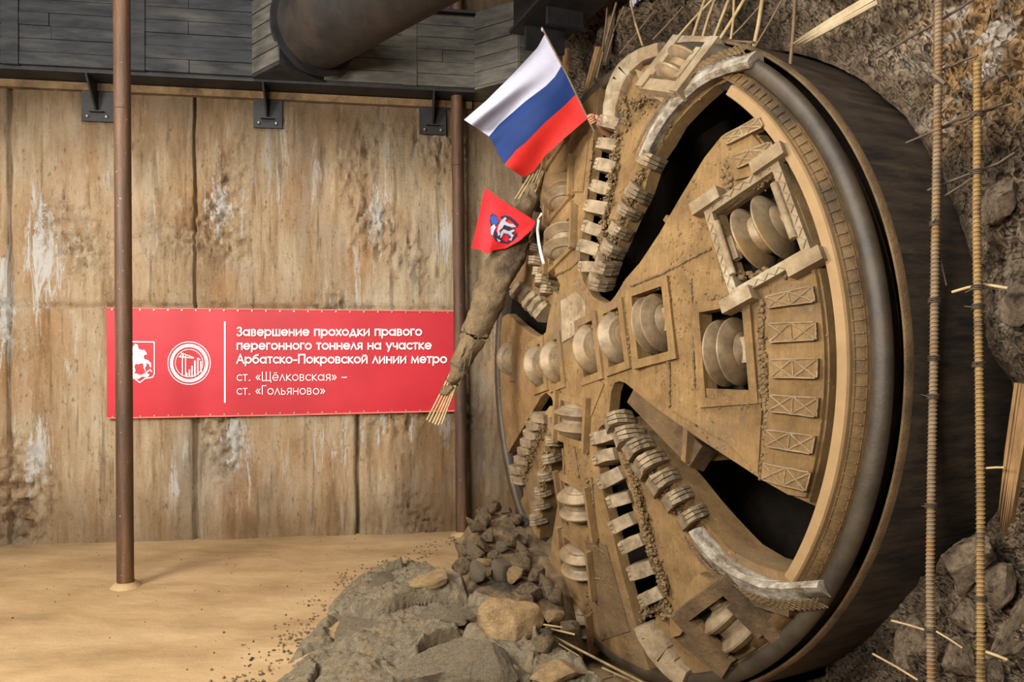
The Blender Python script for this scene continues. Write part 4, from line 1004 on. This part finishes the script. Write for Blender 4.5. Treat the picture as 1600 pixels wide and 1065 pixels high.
crust([[(1115, 330), (1125, 390), (1135, 440)], [(1150, 300), (1215, 280)], [(1150, 430), (1250, 420)], [(1105, 478), (1110, 465), (1165, 475)], [(1190, 470), (1192, 620)], [(1105, 625), (1180, 632)], [(1145, 230), (1135, 270), (1140, 300)], [(1195, 540), (1199, 700), (1190, 745)]], 1.2, .006, .026, 4, .015, dwn=.0)
crust([[(997, 450), (1045, 440), (1050, 560), (998, 570)], [(945, 490), (975, 490)], [(905, 520), (935, 510)], [(985, 500), (985, 565)], [(918, 745), (922, 830), (918, 900), (925, 985)], [(895, 370), (895, 330), (890, 280)], [(885, 765), (915, 755)]], 1.0, .005, .022, 3, .015, dwn=.0)

# grit dried onto the plates and arms, thicker in patches
def in_poly(cl, u, v):
    c = False
    for i in range(len(cl)):
        (x0, y0), (x1, y1) = cl[i-1], cl[i]
        if (y0 > v) != (y1 > v) and u < (x1-x0)*(v-y0)/(y1-y0)+x0: c = not c
    return c
bm = NB(); n = 0
while n < 2600:
    u, v = random.uniform(-2.9, 2.9), random.uniform(-3, 3)
    if noise.noise(Vector((u*1.8, v*1.8, 6)))+.5*noise.noise(Vector((u*5, v*5, 1))) < random.uniform(-.3, .35): continue
    top = in_poly(SP, u, v) and not any(in_poly(h, u, v) for h in HOLES)
    if not top and not in_poly(B_out, u, v) and not in_poly(D_out, u, v): continue
    P, nn, ax, tg = axes(u, v); clod(bm, P-nn*(0 if top else .06), random.uniform(.004, .013)); n += 1
obj('mud_grit', bm, M['mud'], head, 70)['kind'] = 'stuff'

# ------------------------------------------------------------------ the shield round it
shield = thing('tunnelling_shield', 'dark wet cylindrical steel shield around the cutterhead, running back into the ground', 'tunnelling machine', D(0, -3.15, -1.5))
def shl(name, prf, mat):
    bm = NB(); lathe(bm, prf, DC, NN, 180, closed=True, ref=TT); return obj(name, bm, mat, shield, 45)
shl('shell', [(3.13, -.115), (3.148, -.13), (3.15, -4.6), (3.105, -4.6), (3.112, -.13)], M['shield'])
shl('cutting_edge', [(3.113, -.115), (3.122, -.098), (3.138, -.098), (3.149, -.12), (3.149, -.16), (3.113, -.16)], M['mud_dark'])
shl('bulkhead', [(3.105, -.55), (2.9, -.6), (2.9, -.7), (3.105, -.7)], M['black'])
# ------------------------------------------------------------------ bundle of bars with broken concrete on them
YL = 9.0
bun = thing('broken_bar_bundle', 'broken mud-caked concrete pile hanging aslant, bare bars sticking out of both its ends', 'pile', W3(700, 610, YL-.25))
LP = [((832, 290), .05), ((824, 312), .10), ((812, 345), .15), ((798, 385), .175), ((780, 425), .19), ((768, 455), .185), ((755, 490), .19), ((742, 520), .17), ((728, 550), .14), ((714, 578), .12), ((703, 600), .09), ((697, 614), .04)]
bm = NB(); pts = []; rr = []
for i in range(64):
    t = i/63; x, y = lerp_poly([p[0] for p in LP], t); k = t*(len(LP)-1); j = min(len(LP)-2, int(k)); r = LP[j][1]+(LP[j+1][1]-LP[j][1])*(k-j)
    pts.append(W3(x, y, YL+.15-.4*t)); rr.append(r)
tube(bm, pts, rr, 40)
for v in bm.verts:
    d = noise.noise(v.co*4)*.06+noise.noise(v.co*11)*.035+noise.noise(v.co*25)*.015
    v.co += Vector((d, -abs(d)*.8, d*.6))
obj('concrete_core', bm, M['stone'], bun, 60)
LOW = [((706, 578), (667, 656)), ((708, 582), (671, 659)), ((711, 584), (676, 661)), ((713, 586), (680, 663)), ((715, 588), (685, 664)), ((718, 585), (690, 663))]
for k, (a, b) in enumerate(LOW):
    bm = NB(); tube(bm, [W3(*a, YL-.22), W3((a[0]+b[0])/2+.5, (a[1]+b[1])/2, YL-.27), W3(*b, YL-.3)], .011, 8); obj('bar', bm, M['rod'], bun, 60)
for a, b in (((804, 312), (828, 274)), ((810, 312), (834, 272)), ((816, 316), (841, 266)), ((826, 312), (846, 262)), ((832, 305), (851, 258)), ((836, 300), (856, 254))):
    bm = NB(); tube(bm, [W3(*a, YL+.08), W3(*b, YL+.2)], .012, 8); obj('bar', bm, M['rod'], bun, 60)
bm = NB(); tube(bm, [W3(842, 350, YL), W3(800, 420, YL-.1), W3(760, 510, YL-.2), W3(704, 595, YL-.3)], .009, 8)
obj('bar', bm, M['rod_dark'], bun, 60)
for ring in ((716, 574, .13), (703, 596, .09)):
    bm = NB(); c = W3(ring[0]+2, ring[1], YL-.2); ax_ = (W3(668, 656, YL)-W3(710, 580, YL)).normalized()
    a_ = ax_.cross(Vector((0, 1, 0))).normalized(); b_ = ax_.cross(a_)
    tube(bm, [c+(a_*math.cos(q*PI/10)+b_*math.sin(q*PI/10))*ring[2] for q in range(21)], .008, 6, cap=False); obj('wire_hoop', bm, M['wire'], bun, 60)
for a, b in (((728, 560), (712, 618)), ((738, 548), (722, 595))):
    bm = NB(); tube(bm, [W3(*a, YL-.3), W3((a[0]+b[0])/2+3, (a[1]+b[1])/2, YL-.32), W3(*b, YL-.3)], .006, 6); obj('stray_wire', bm, M['wire'], bun, 60)

# ------------------------------------------------------------------ bars, wires and rods of the broken cage on the right
WB = -.28
def onW(x, y, w): u, v = onw(x, y, w); return D(u, v, w)
def ribbed(lbl, pl, r, mat, group=None):
    P = [onW(x, y, WB) for x, y in pl]
    root = thing('ribbed_bar', lbl, 'bar', P[-1], group)
    bm = NB(); N = 60; pts = [Vector(lerp_poly([tuple(p) for p in P], i/N)) for i in range(N+1)]
    tube(bm, pts, r, 12); obj('bar_core', bm, mat, root, 50)
    bm = NB(); L = sum((P[i+1]-P[i]).length for i in range(len(P)-1)); turns = int(L/.028); n = turns*9; hel = []
    for i in range(n+1):
        c = Vector(lerp_poly([tuple(p) for p in P], i/n)); q = 2*PI*i/9; hel.append(c+(TT*math.cos(q)+NN*math.sin(q))*r)
    tube(bm, hel, .0075, 4); obj('spiral_rib', bm, mat, root, 60)
    return root, P
r1, P1 = ribbed('ochre ribbed reinforcing bar, the full-height one nearest the cutterhead', [(1467, -30), (1466, 100), (1463, 300), (1461, 400), (1459, 560), (1455, 750), (1453, 900), (1455, 1075)], .024, M['rebar_grey'])
r2, P2 = ribbed('ochre ribbed reinforcing bar ending below the top of the rock, farther from the cutterhead', [(1527, 95), (1527, 200), (1526, 350), (1528, 500), (1530, 600), (1532, 800), (1532, 1075)], .022, M['rebar'])
for root, ys, pl in ((r1, (130, 350, 470, 560, 620, 790, 985), [(1467, -30), (1463, 300), (1459, 560), (1455, 750), (1453, 900), (1455, 1075)]), (r2, (180, 270, 450, 480, 570, 935), [(1527, 95), (1526, 350), (1530, 600), (1532, 1075)])):
    for y in ys:
        for k in range(len(pl)-1):
            if pl[k][1] <= y <= pl[k+1][1]: x = pl[k][0]+(pl[k+1][0]-pl[k][0])*(y-pl[k][1])/(pl[k+1][1]-pl[k][1])
        c = onW(x, y, WB); bm = NB()
        for j in range(3): tube(bm, [c+ZZ*(j*.012-.01+.006*math.sin(q*.6))+(TT*math.cos(q*PI/8)+NN*math.sin(q*PI/8))*(.034+.004*random.random()) for q in range(17)], .0045, 5, cap=False)
        tube(bm, [c+NN*.035, c+NN*.06+TT*random.uniform(-.05, .05)+ZZ*random.uniform(-.04, .04)], .004, 5)
        obj('tie_wire', bm, M['wire'], root, 60)
def stick(name, lbl, cat, pl, r, mat, ws, group=None, seg=7):
    if not isinstance(ws, (list, tuple)): ws = [ws]*len(pl)
    P = [onW(x, y, w) for (x, y), w in zip(pl, ws)]
    bm = NB(); tube(bm, P, r, seg)
    return tag(obj(name, bm, mat, None, 60, loc=P[0]), lbl, cat, group)
G = 'cross wires behind the two ribbed bars'
stick('cross_wire', 'topmost dark cross wire, rising to the upper right behind the full-height ribbed bar', 'wire', [(1369, 90), (1415, 62), (1463, 36), (1523, -2)], .010, M['wire'], -.36, G)
stick('cross_wire', 'thin cross wire tied to the tip of the shorter ribbed bar', 'wire', [(1470, 110), (1500, 97), (1528, 86)], .008, M['wire'], -.34, G)
stick('cross_wire', 'long bent cross wire tied to the shorter ribbed bar beside its upper binding', 'wire', [(1416, 223), (1459, 205), (1495, 187), (1530, 176), (1568, 161)], .008, M['wire'], -.35, G)
stick('cross_wire', 'second long cross wire running just under the bent one to the right', 'wire', [(1462, 203), (1500, 192), (1545, 172), (1583, 162)], .008, M['rod_dark'], -.38, G)
stick('cross_wire', 'cross wire tied to both ribbed bars, rising to the right above the rounded lump', 'wire', [(1450, 297), (1490, 281), (1527, 267), (1560, 255), (1586, 238)], .009, M['wire'], -.35, G)
stick('cross_wire', 'short dark cross wire slanting between the two ribbed bars', 'wire', [(1476, 306), (1502, 290), (1528, 272)], .008, M['wire'], -.33, G)
stick('cross_wire', 'pale stub of rod sticking out sideways in front of the black shield', 'wire', [(1488, 456), (1512, 449), (1539, 444), (1575, 450)], .010, M['rod'], -.34, G)
stick('cross_wire', 'dangling wire hook hanging in front of the black shield', 'wire', [(1468, 398), (1474, 425), (1479, 446)], .006, M['wire'], -.34, G)
stick('cross_wire', 'short rod stub crossing the full-height bar near its top', 'wire', [(1458, 116), (1468, 124), (1477, 131)], .014, M['rod_dark'], -.22, G)
G = 'thin rods low on the right'
stick('thin_rod', 'pale thin rod reaching left from the full-height bar near the floor', 'rod', [(1393, 969), (1420, 976), (1449, 985)], .008, M['rod'], [-.3, -.3, -.3], G)
stick('thin_rod', 'lowest pale thin rod, pointing down to the right at the pit edge', 'rod', [(1364, 1021), (1400, 1041), (1434, 1062)], .008, M['rod'], [-.32, -.3, -.3], G)
stick('thin_rod', 'thin rod between the two ribbed bars in front of the lumps', 'rod', [(1463, 986), (1483, 998), (1504, 1012)], .007, M['rod'], -.26, G)
stick('thin_rod', 'thin rod stub to the right of the shorter ribbed bar near the floor', 'rod', [(1541, 1018), (1558, 1024), (1575, 1031)], .010, M['rod'], -.26, G)
stick('thin_rod', 'short light rod right of the shorter bar in front of the black shield', 'rod', [(1541, 731), (1556, 730), (1570, 730)], .007, M['rod'], -.30, G)
# loose rods hanging over the top of the machine
RODS = [((1103, -6), (1081, 63), .016, 'straw-coloured'), ((1119, -6), (1097, 61), .014, 'straw-coloured'), ((1141, -6), (1114, 63), .016, 'straw-coloured'), ((1167, -8), (1121, 67), .016, 'bent pale'), ((1188, 9), (1127, 73), .009, 'thin brown'), ((1192, -6), (1175, 86), .018, 'thick straw-coloured'), ((1224, -4), (1178, 76), .009, 'thin brown'), ((1243, -6), (1235, 101), .015, 'upright brown'), ((985, 2), (1004, 71), .012, 'short straw-coloured'), ((1116, -4), (1052, 66), .012, 'long slanting'), ((1068, 10), (1020, 62), .008, 'thin black'), ((963, 4), (932, 122), .013, 'brown'), ((974, 10), (946, 96), .010, 'thin brown'), ((1023, 16), (968, 84), .007, 'thin black'), ((1147, -4), (1142, 62), .012, 'short pale'), ((950, -4), (941, 80), .010, 'dark')]
WHERE = ['the leftmost of the bunch over the big gauge cutter', 'second of the bunch over the gauge cutter', 'third of the bunch over the gauge cutter', 'sweeping down leftward over the rim', 'crossing behind the thick rod', 'standing over the rim where the upper opening begins', 'slanting to the rim right of the thick rod', 'standing alone left of the splintered boards', 'leaning right on the rim at the left of the gauge cutter', 'lying aslant behind the gauge cutter', 'slanting over the rock left of the gauge cutter', 'leaning on the rock right of the tricolour flag', 'beside the brown rod right of the tricolour flag', 'low on the rock beside the rim lip', 'standing between the bent pale rod and the thick rod', 'along the dark rock edge right of the black beam end']
for (a, b, r, kd), wh in zip(RODS, WHERE):
    P = [onW(a[0], a[1], -.30), onW((a[0]+b[0])/2+random.uniform(-2, 2), (a[1]+b[1])/2, -.26), onW(b[0], b[1], -.22)]
    bm = NB(); tube(bm, P, r, 8)
    tag(obj('loose_rod', bm, M['rod'] if 'straw' in kd or 'pale' in kd or 'slant' in kd else M['rod_dark'], None, 60, loc=P[-1]), f'{kd} loose rod, {wh}', 'rod', 'loose rods hanging over the cutterhead')
stick('loose_rod', 'long dark loose rod lying level along the top of the rim', 'rod', [(1052, 64), (1110, 62), (1178, 66)], .010, M['rod_dark'], -.2, 'loose rods hanging over the cutterhead')
def board(lbl, a, b, wd_, th, w0, w1, mat, name='splintered_board', group=None, seed=1):
    random.seed(seed); A0, B0 = onW(*a, w0), onW(*b, w1); d = (B0-A0); L = d.length; d.normalize(); s_ = d.cross(NN).normalized(); n_ = s_.cross(d)
    bm = NB(); K = 9; top = []; bot = []
    for i in range(K):
        k = i/(K-1)-.5; e = A0+s_*k*wd_; f = A0+d*(L*(1-.22*random.random()*(1 if i % 2 else .3)))+s_*k*wd_*.8
        top.append((e, f))
    for i in range(K-1):
        (a0, a1), (b0, b1) = top[i], top[i+1]
        prism(bm, [a0, b0, (b0+b1)/2+s_*.004, (a1+b1)/2+d*random.uniform(-.03, .06), (a0+a1)/2], n_*th*random.uniform(.7, 1.1))
    return tag(obj(name, bm, mat, None, loc=A0), lbl, 'board', group)
board('upper pale splintered board pointing down-left onto the shield', (1380, -12), (1236, 74), .07, .025, -.45, -.25, M['wood'], seed=3)
board('lower pale splintered board under the other one, above the shield', (1372, 4), (1250, 72), .035, .02, -.42, -.24, M['wood'], seed=6)
board('broad tan timber offcut leaning on the rock just above the cutterhead rim', (938, 74), (918, 146), .12, .05, -.45, -.40, M['timber'], 'timber_board', seed=8)
board('short tan timber offcut behind the tricolour flag pole', (888, 78), (882, 135), .13, .05, -.50, -.45, M['timber'], 'timber_board', seed=9)
board('long dark timber leaning on the rock right of the black beam end', (962, -5), (950, 100), .10, .05, -.52, -.46, M['stone'], 'timber_board', seed=10)
board('brown board standing at the far right edge beside the rubble', (1606, 600), (1572, 828), .12, .05, -.45, -.40, M['timber'], 'timber_board', seed=12)

# ------------------------------------------------------------------ stones
def rock_mesh(seed, sub=3, jag=.5):
    bm = NB(); bmesh.ops.create_icosphere(bm, subdivisions=sub, radius=1); o = Vector((seed*3.7, seed*1.3, seed*.7))
    random.seed(seed); planes = []
    for k in range(12):
        d = Vector((random.gauss(0, 1), random.gauss(0, 1), random.gauss(0, 1))).normalized(); planes.append((d, random.uniform(.42, .74)))
    for v in bm.verts:
        p = v.co.copy()
        for d, c in planes:
            e = p.dot(d)-c
            if e > 0: p -= d*e*.92
        p *= 1+.09*noise.fractal(p*1.6+o, 1, 2, 4)*jag*2
        p += p.normalized()*.045*noise.fractal(p*5+o, .7, 2, 4); v.co = p+p.normalized()*(.022*noise.noise(p*19+o) if sub > 3 else 0)
    return bm
RM = {}
def stone(name, lbl, P, size, seed, mat, rot=(0, 0, 0), cat='stone', group=None, sub=3):
    """P is the stone's centre; size is half-extents"""
    key = (seed, mat, sub)
    if key not in RM:
        bm = rock_mesh(seed, sub); me = bpy.data.meshes.new(name); bm.to_mesh(me); bm.free(); me.materials.append(M[mat])
        for p in me.polygons: p.use_smooth = True
        me.set_sharp_from_angle(angle=math.radians(38)); RM[key] = me
    o = bpy.data.objects.new(name, RM[key]); COL.objects.link(o); o.location = P; o.scale = size; o.rotation_euler = rot
    return tag(o, lbl, cat, group)
# grey clay heap: one cracked mass dumped on the sand
HB_ = [(395, 1110), (425, 1062), (470, 1008), (492, 980), (555, 908), (620, 884), (680, 866), (722, 842)]
HBf = [onfloor(*p) for p in HB_]
def heap_d(x, y):                      # signed distance to the edge of the heap, positive inside
    best = 9; sgn = 1
    for a, b in zip(HBf[:-1], HBf[1:]):
        ab = Vector((b.x-a.x, b.y-a.y)); ap = Vector((x-a.x, y-a.y)); k = max(0, min(1, ap.dot(ab)/ab.dot(ab))); d = (ap-ab*k).length
        if d < best: best = d; sgn = -1 if ab.x*ap.y-ab.y*ap.x > 0 else 1
    return best*sgn
def heap_h(x, y):
    d = heap_d(x, y)+.10*noise.noise(Vector((x*2.5, y*2.5, 5)))
    p = Vector((x, y, 0))-Vector((DC.x, DC.y, 0)); w_ = p.dot(NN)
    k = min(1, max(0, d/.75)); h = .25*(k*(2-k))
    q = Vector((x*1.25+.25*noise.noise(Vector((x*2, y*2, 0))), y*1.0+.25*noise.noise(Vector((x*2, y*2, 7))), 1.5))
    dist, cells = noise.voronoi(q); e = dist[1]-dist[0]
    if d > 0: h += min(1, d/.4)*((noise.cell(cells[0]*7.3)-.3)*.09+.05*noise.noise(Vector((x*1.8, y*1.8, 3))))
    cr = max(0, 1-e/.045)
    h -= cr*.12*min(1, max(0, d)/.2)
    h += (.035*noise.fractal(Vector((x*5, y*5, 2)), .7, 2.1, 6)+.022*noise.fractal(Vector((x*16, y*16, 5)), .6, 2.1, 4))*min(1, max(0, d)/.1)
    fall = min(1, max(0, (w_-1.02-.15*noise.noise(Vector((x*2, y*2, 9))))/.45)); fall = fall*fall*(3-2*fall); h = h*fall-.95*(1-fall)
    if d < 0: h = -.03+d*.6
    return fz(x, y)*0+h
bm = grid(lin(-2.6, 1.4, 260), lin(5.0, 10.9, 320), lambda x, y: Vector((x, y, max(-1.1, heap_h(x, y)))))
bmesh.ops.delete(bm, geom=[f for f in bm.faces if all(v.co.z < fz(v.co.x, v.co.y)-.06 for v in f.verts)], context='FACES')
tag(obj('clay_heap', bm, M['clay'], None, 60, loc=(-.8, 7.4, 0)), 'big cracked heap of grey clay spoil dumped on the sand in the foreground', 'spoil heap')
def hz(x, y): return max(heap_h(x, y), fz(x, y))
def onheap(px, py):
    p = onfloor(px, py)
    for i in range(30): p = onfloor(px, py, .5*p.z+.5*hz(p.x, p.y))
    return p
random.seed(21)
BIG = [
 ('large tan boulder at the right of the grey clay, facing the arm cutters', (793, 975), (.33, .30, .27), 'stone_tan', 3),
 ('brown angular stone between the tan boulder and the down-pointing arm', (843, 948), (.16, .16, .19), 'stone', 4),
 ('largest grey clay slab, at the bottom edge of the photo', (690, 1040), (.62, .45, .20), 'clay', 5),
 ('dark-sided grey clay block in the bottom foreground, above the black hollow', (775, 1050), (.22, .25, .22), 'clay', 6),
 ('flat grey clay slab lying left of the tan boulder', (690, 965), (.46, .34, .13), 'clay', 7),
 ('grey clay slab with a steep right side on the left part of the heap', (560, 985), (.34, .30, .17), 'clay', 8),
 ('small upper grey clay slab at the far edge of the heap', (600, 905), (.28, .22, .11), 'clay', 9),
 ('buff clay slab behind the flat grey one', (672, 905), (.34, .22, .10), 'stone_tan', 10),
 ('long flat brown slab lying behind the tan boulder', (828, 912), (.34, .18, .10), 'stone', 11),
 ('pale upright whitish stone against the lower-left scraper arm', (797, 872), (.11, .10, .19), 'stone_tan', 12),
 ('tall grey-brown stone standing at the top of the rubble', (778, 828), (.13, .12, .20), 'stone', 13),
 ('tan clod at the bottom edge under the loose ground rods', (865, 1052), (.26, .20, .10), 'stone_tan', 14),
 ('brown slab half in the dark hollow right of the clay block', (845, 1020), (.16, .16, .20), 'stone', 15),
 ('reddish-brown stone at the left foot of the rubble, beside the post', (733, 838), (.13, .10, .09), 'stone', 16),
]
for lbl, (px, py), s_, mt, sd_ in BIG:
    p = onheap(px, py+s_[2]*F/7*.3); stone('stone', lbl, p+ZZ*s_[2]*.25, s_, sd_, mt, (random.uniform(-.2, .2), random.uniform(-.2, .2), random.uniform(0, 6)), sub=4)
# the rubble pile between the heap and the machine: medium stones one by one
def mound(px, py, lift): 
    p = onfloor(px, py); return p
PILE = [(752, 800), (770, 795), (790, 798), (807, 812), (757, 815), (742, 822), (795, 820), (812, 838), (765, 838), (752, 852), (745, 865), (782, 852), (800, 846), (770, 868), (815, 862), (822, 885), (757, 880), (738, 872), (725, 862), (785, 888), (806, 896), (838, 900), (760, 895), (852, 915), (870, 935), (868, 962), (820, 940), (850, 990), (888, 985), (830, 925), (745, 893), (720, 880)]
random.seed(31)
SZ = ['brown', 'dark brown', 'grey-brown']
for i, (px, py) in enumerate(PILE):
    D0 = 9.9-(py-795)/170*2.3
    p = W3(px, py, D0); s_ = random.uniform(.09, .16)
    stone('stone', 'rubble stone in the pile between the clay heap and the cutterhead', p, (s_*random.uniform(.9, 1.5), s_, s_*random.uniform(.6, 1.1)), 40+i % 9, random.choice(('stone', 'stone', 'stone', 'clay', 'stone_tan')) if py > 840 else 'stone', (random.uniform(-1, 1), random.uniform(-1, 1), random.uniform(0, 6)), group='rubble stones by the cutterhead')
# body of the pile under them
def pile_fn(i, j):
    px = 716+195*i/60; py = 800+160*j/50
    D0 = 9.95-(py-795)/170*2.3+.10
    p = W3(px, py+4+10*max(0, (755-px)/45)+6*noise.noise(Vector((px*.05, py*.05, 1))), D0); p.y += .10*noise.noise(Vector((px*.06, py*.06, 3))); p.z = max(p.z, -.8)
    if px < 755: p.z -= .3*((755-px)/39)**2
    if px > 866: p.z -= .5*((px-866)/45)**2
    return p
tag(obj('rubble_mound', grid(list(range(61)), list(range(51)), pile_fn), M['stone'], None, 60, loc=W3(780, 880, 8.6)), 'low brown mound of loose soil under the rubble stones beside the cutterhead', 'spoil heap')
# broken concrete lumps low on the right
RL = [('big square concrete lump behind both ribbed bars, beside the shield', (1512, 878), (.22, .18, .22), -.55, 50), ('rough concrete lump right of the shorter ribbed bar, under the square lump', (1556, 905), (.15, .15, .24), -.62, 51), ('pinkish concrete lump between the ribbed bars under the square lump', (1508, 965), (.20, .15, .13), -.52, 52), ('speckled concrete lump at the bottom edge between the ribbed bars', (1495, 1030), (.14, .14, .18), -.45, 53), ('small lump at the bottom edge right of the shorter ribbed bar', (1553, 1045), (.10, .10, .12), -.42, 54), ('rounded concrete lump stuck in the rock right of the shorter ribbed bar\'s middle', (1558, 320), (.17, .14, .24), -.62, 55), ('pink-grey lump at the right edge beside the black shield', (1588, 480), (.16, .14, .20), -.66, 56), ('slumped soil lump at the pit edge left of the full-height bar', (1437, 1010), (.14, .18, .26), -.62, 57), ('pinkish slab at the lower right corner', (1592, 990), (.14, .14, .34), -.60, 58)]
for lbl, (px, py), s_, wv, sd_ in RL:
    stone('concrete_lump', lbl, onW(px, py, wv), s_, sd_, 'stone_mauve', (.2+.3*math.sin(sd_), .1, sd_), 'lump', sub=4)
# soil bank under the lumps at the lower right
def bank(i, j):
    px = 1290+330*i/50; py = 900+190*j/40
    k = (py-(1066-(px-1300)*1.02 if px < 1460 else 905))/60
    wv = -.78+.16*max(-.5, min(1.5, k))+.10*noise.fractal(Vector((px*.03, py*.03, 4)), 1, 2, 4)
    return onW(px, py, wv)
bm = grid(list(range(51)), list(range(41)), bank)
tag(obj('soil_bank', bm, M['rock'], None, 60, loc=onW(1480, 1060, -.6)), 'dark brown soil bank under the concrete lumps at the lower right', 'soil bank')

# scrap of white sheeting hanging into view at the very top
bm = NB(); g = [[bm.verts.new(onW(984+48*i/14, -14+(24-20*i/14)*j/6+3*math.sin(i*.9), -.42+.03*math.sin(i*1.3+j))) for j in range(7)] for i in range(15)]
for i in range(14):
    for j in range(6): bm.faces.new([g[i][j], g[i+1][j], g[i+1][j+1], g[i][j+1]])
tag(obj('plastic_sheet', bm, M['white_cloth'], None, 80, loc=onW(990, -10, -.42)), 'scrap of white sheeting at the top edge, over the rock left of the rods', 'sheet')
# ------------------------------------------------------------------ rods lying on the ground before the cutterhead
GR = [((840, 974), (879, 980), .010, 'short level'), ((853, 980), (898, 991), .010, 'short slanting'), ((838, 980), (1012, 1070), .013, 'longest'), ((842, 988), (919, 1052), .012, 'steep thick'), ((848, 990), (905, 1025), .009, 'middle'), ((941, 1043), (996, 1068), .012, 'right-hand'), ((930, 1065), (960, 1055), .010, 'foreground')]
GW = ['topmost, beside the brown angular stone', 'just under the topmost one', 'running past the foot of the down-pointing arm', 'pointing down at the tan clod', 'between the longest and the steep thick rod', 'under the foot of the arm at the bottom edge', 'crossing the bottom edge toward the left']
for (a, b, r, kd), wh in zip(GR, GW):
    P = [W3(*a, 7.35), W3((a[0]+b[0])/2, (a[1]+b[1])/2, 7.35-.15), W3(*b, 7.2-(b[1]-980)/90*.25)]
    bm = NB(); tube(bm, P, r, 8); tag(obj('ground_rod', bm, M['rod'], None, 60, loc=P[0]), f'{kd} fibre rod on the ground, {wh}', 'rod', 'fibre rods on the ground')
# crumbs strewn over the sand
bm = NB(); random.seed(77)
for i in range(520):
    if i < 150: x, y = random.uniform(-6.5, -.4), random.uniform(6.0, 11.0)
    else:
        k = random.randrange(len(HBf)-1); a, b = HBf[k], HBf[k+1]; t = random.random(); x = a.x+(b.x-a.x)*t-abs(random.gauss(0, .22)); y = a.y+(b.y-a.y)*t+random.gauss(0, .15)
    if y > 11.2+.147*x: continue
    r = random.uniform(.004, .014)*(1.2 if i > 150 else .8); clod(bm, Vector((x, y, fz(x, y)+r*.4)), r)
o = tag(obj('soil_crumbs', bm, M['stone'], None, 60, loc=(-2, 8, 0)), 'dark soil crumbs strewn over the sand by the heap', 'crumbs'); o['kind'] = 'stuff'
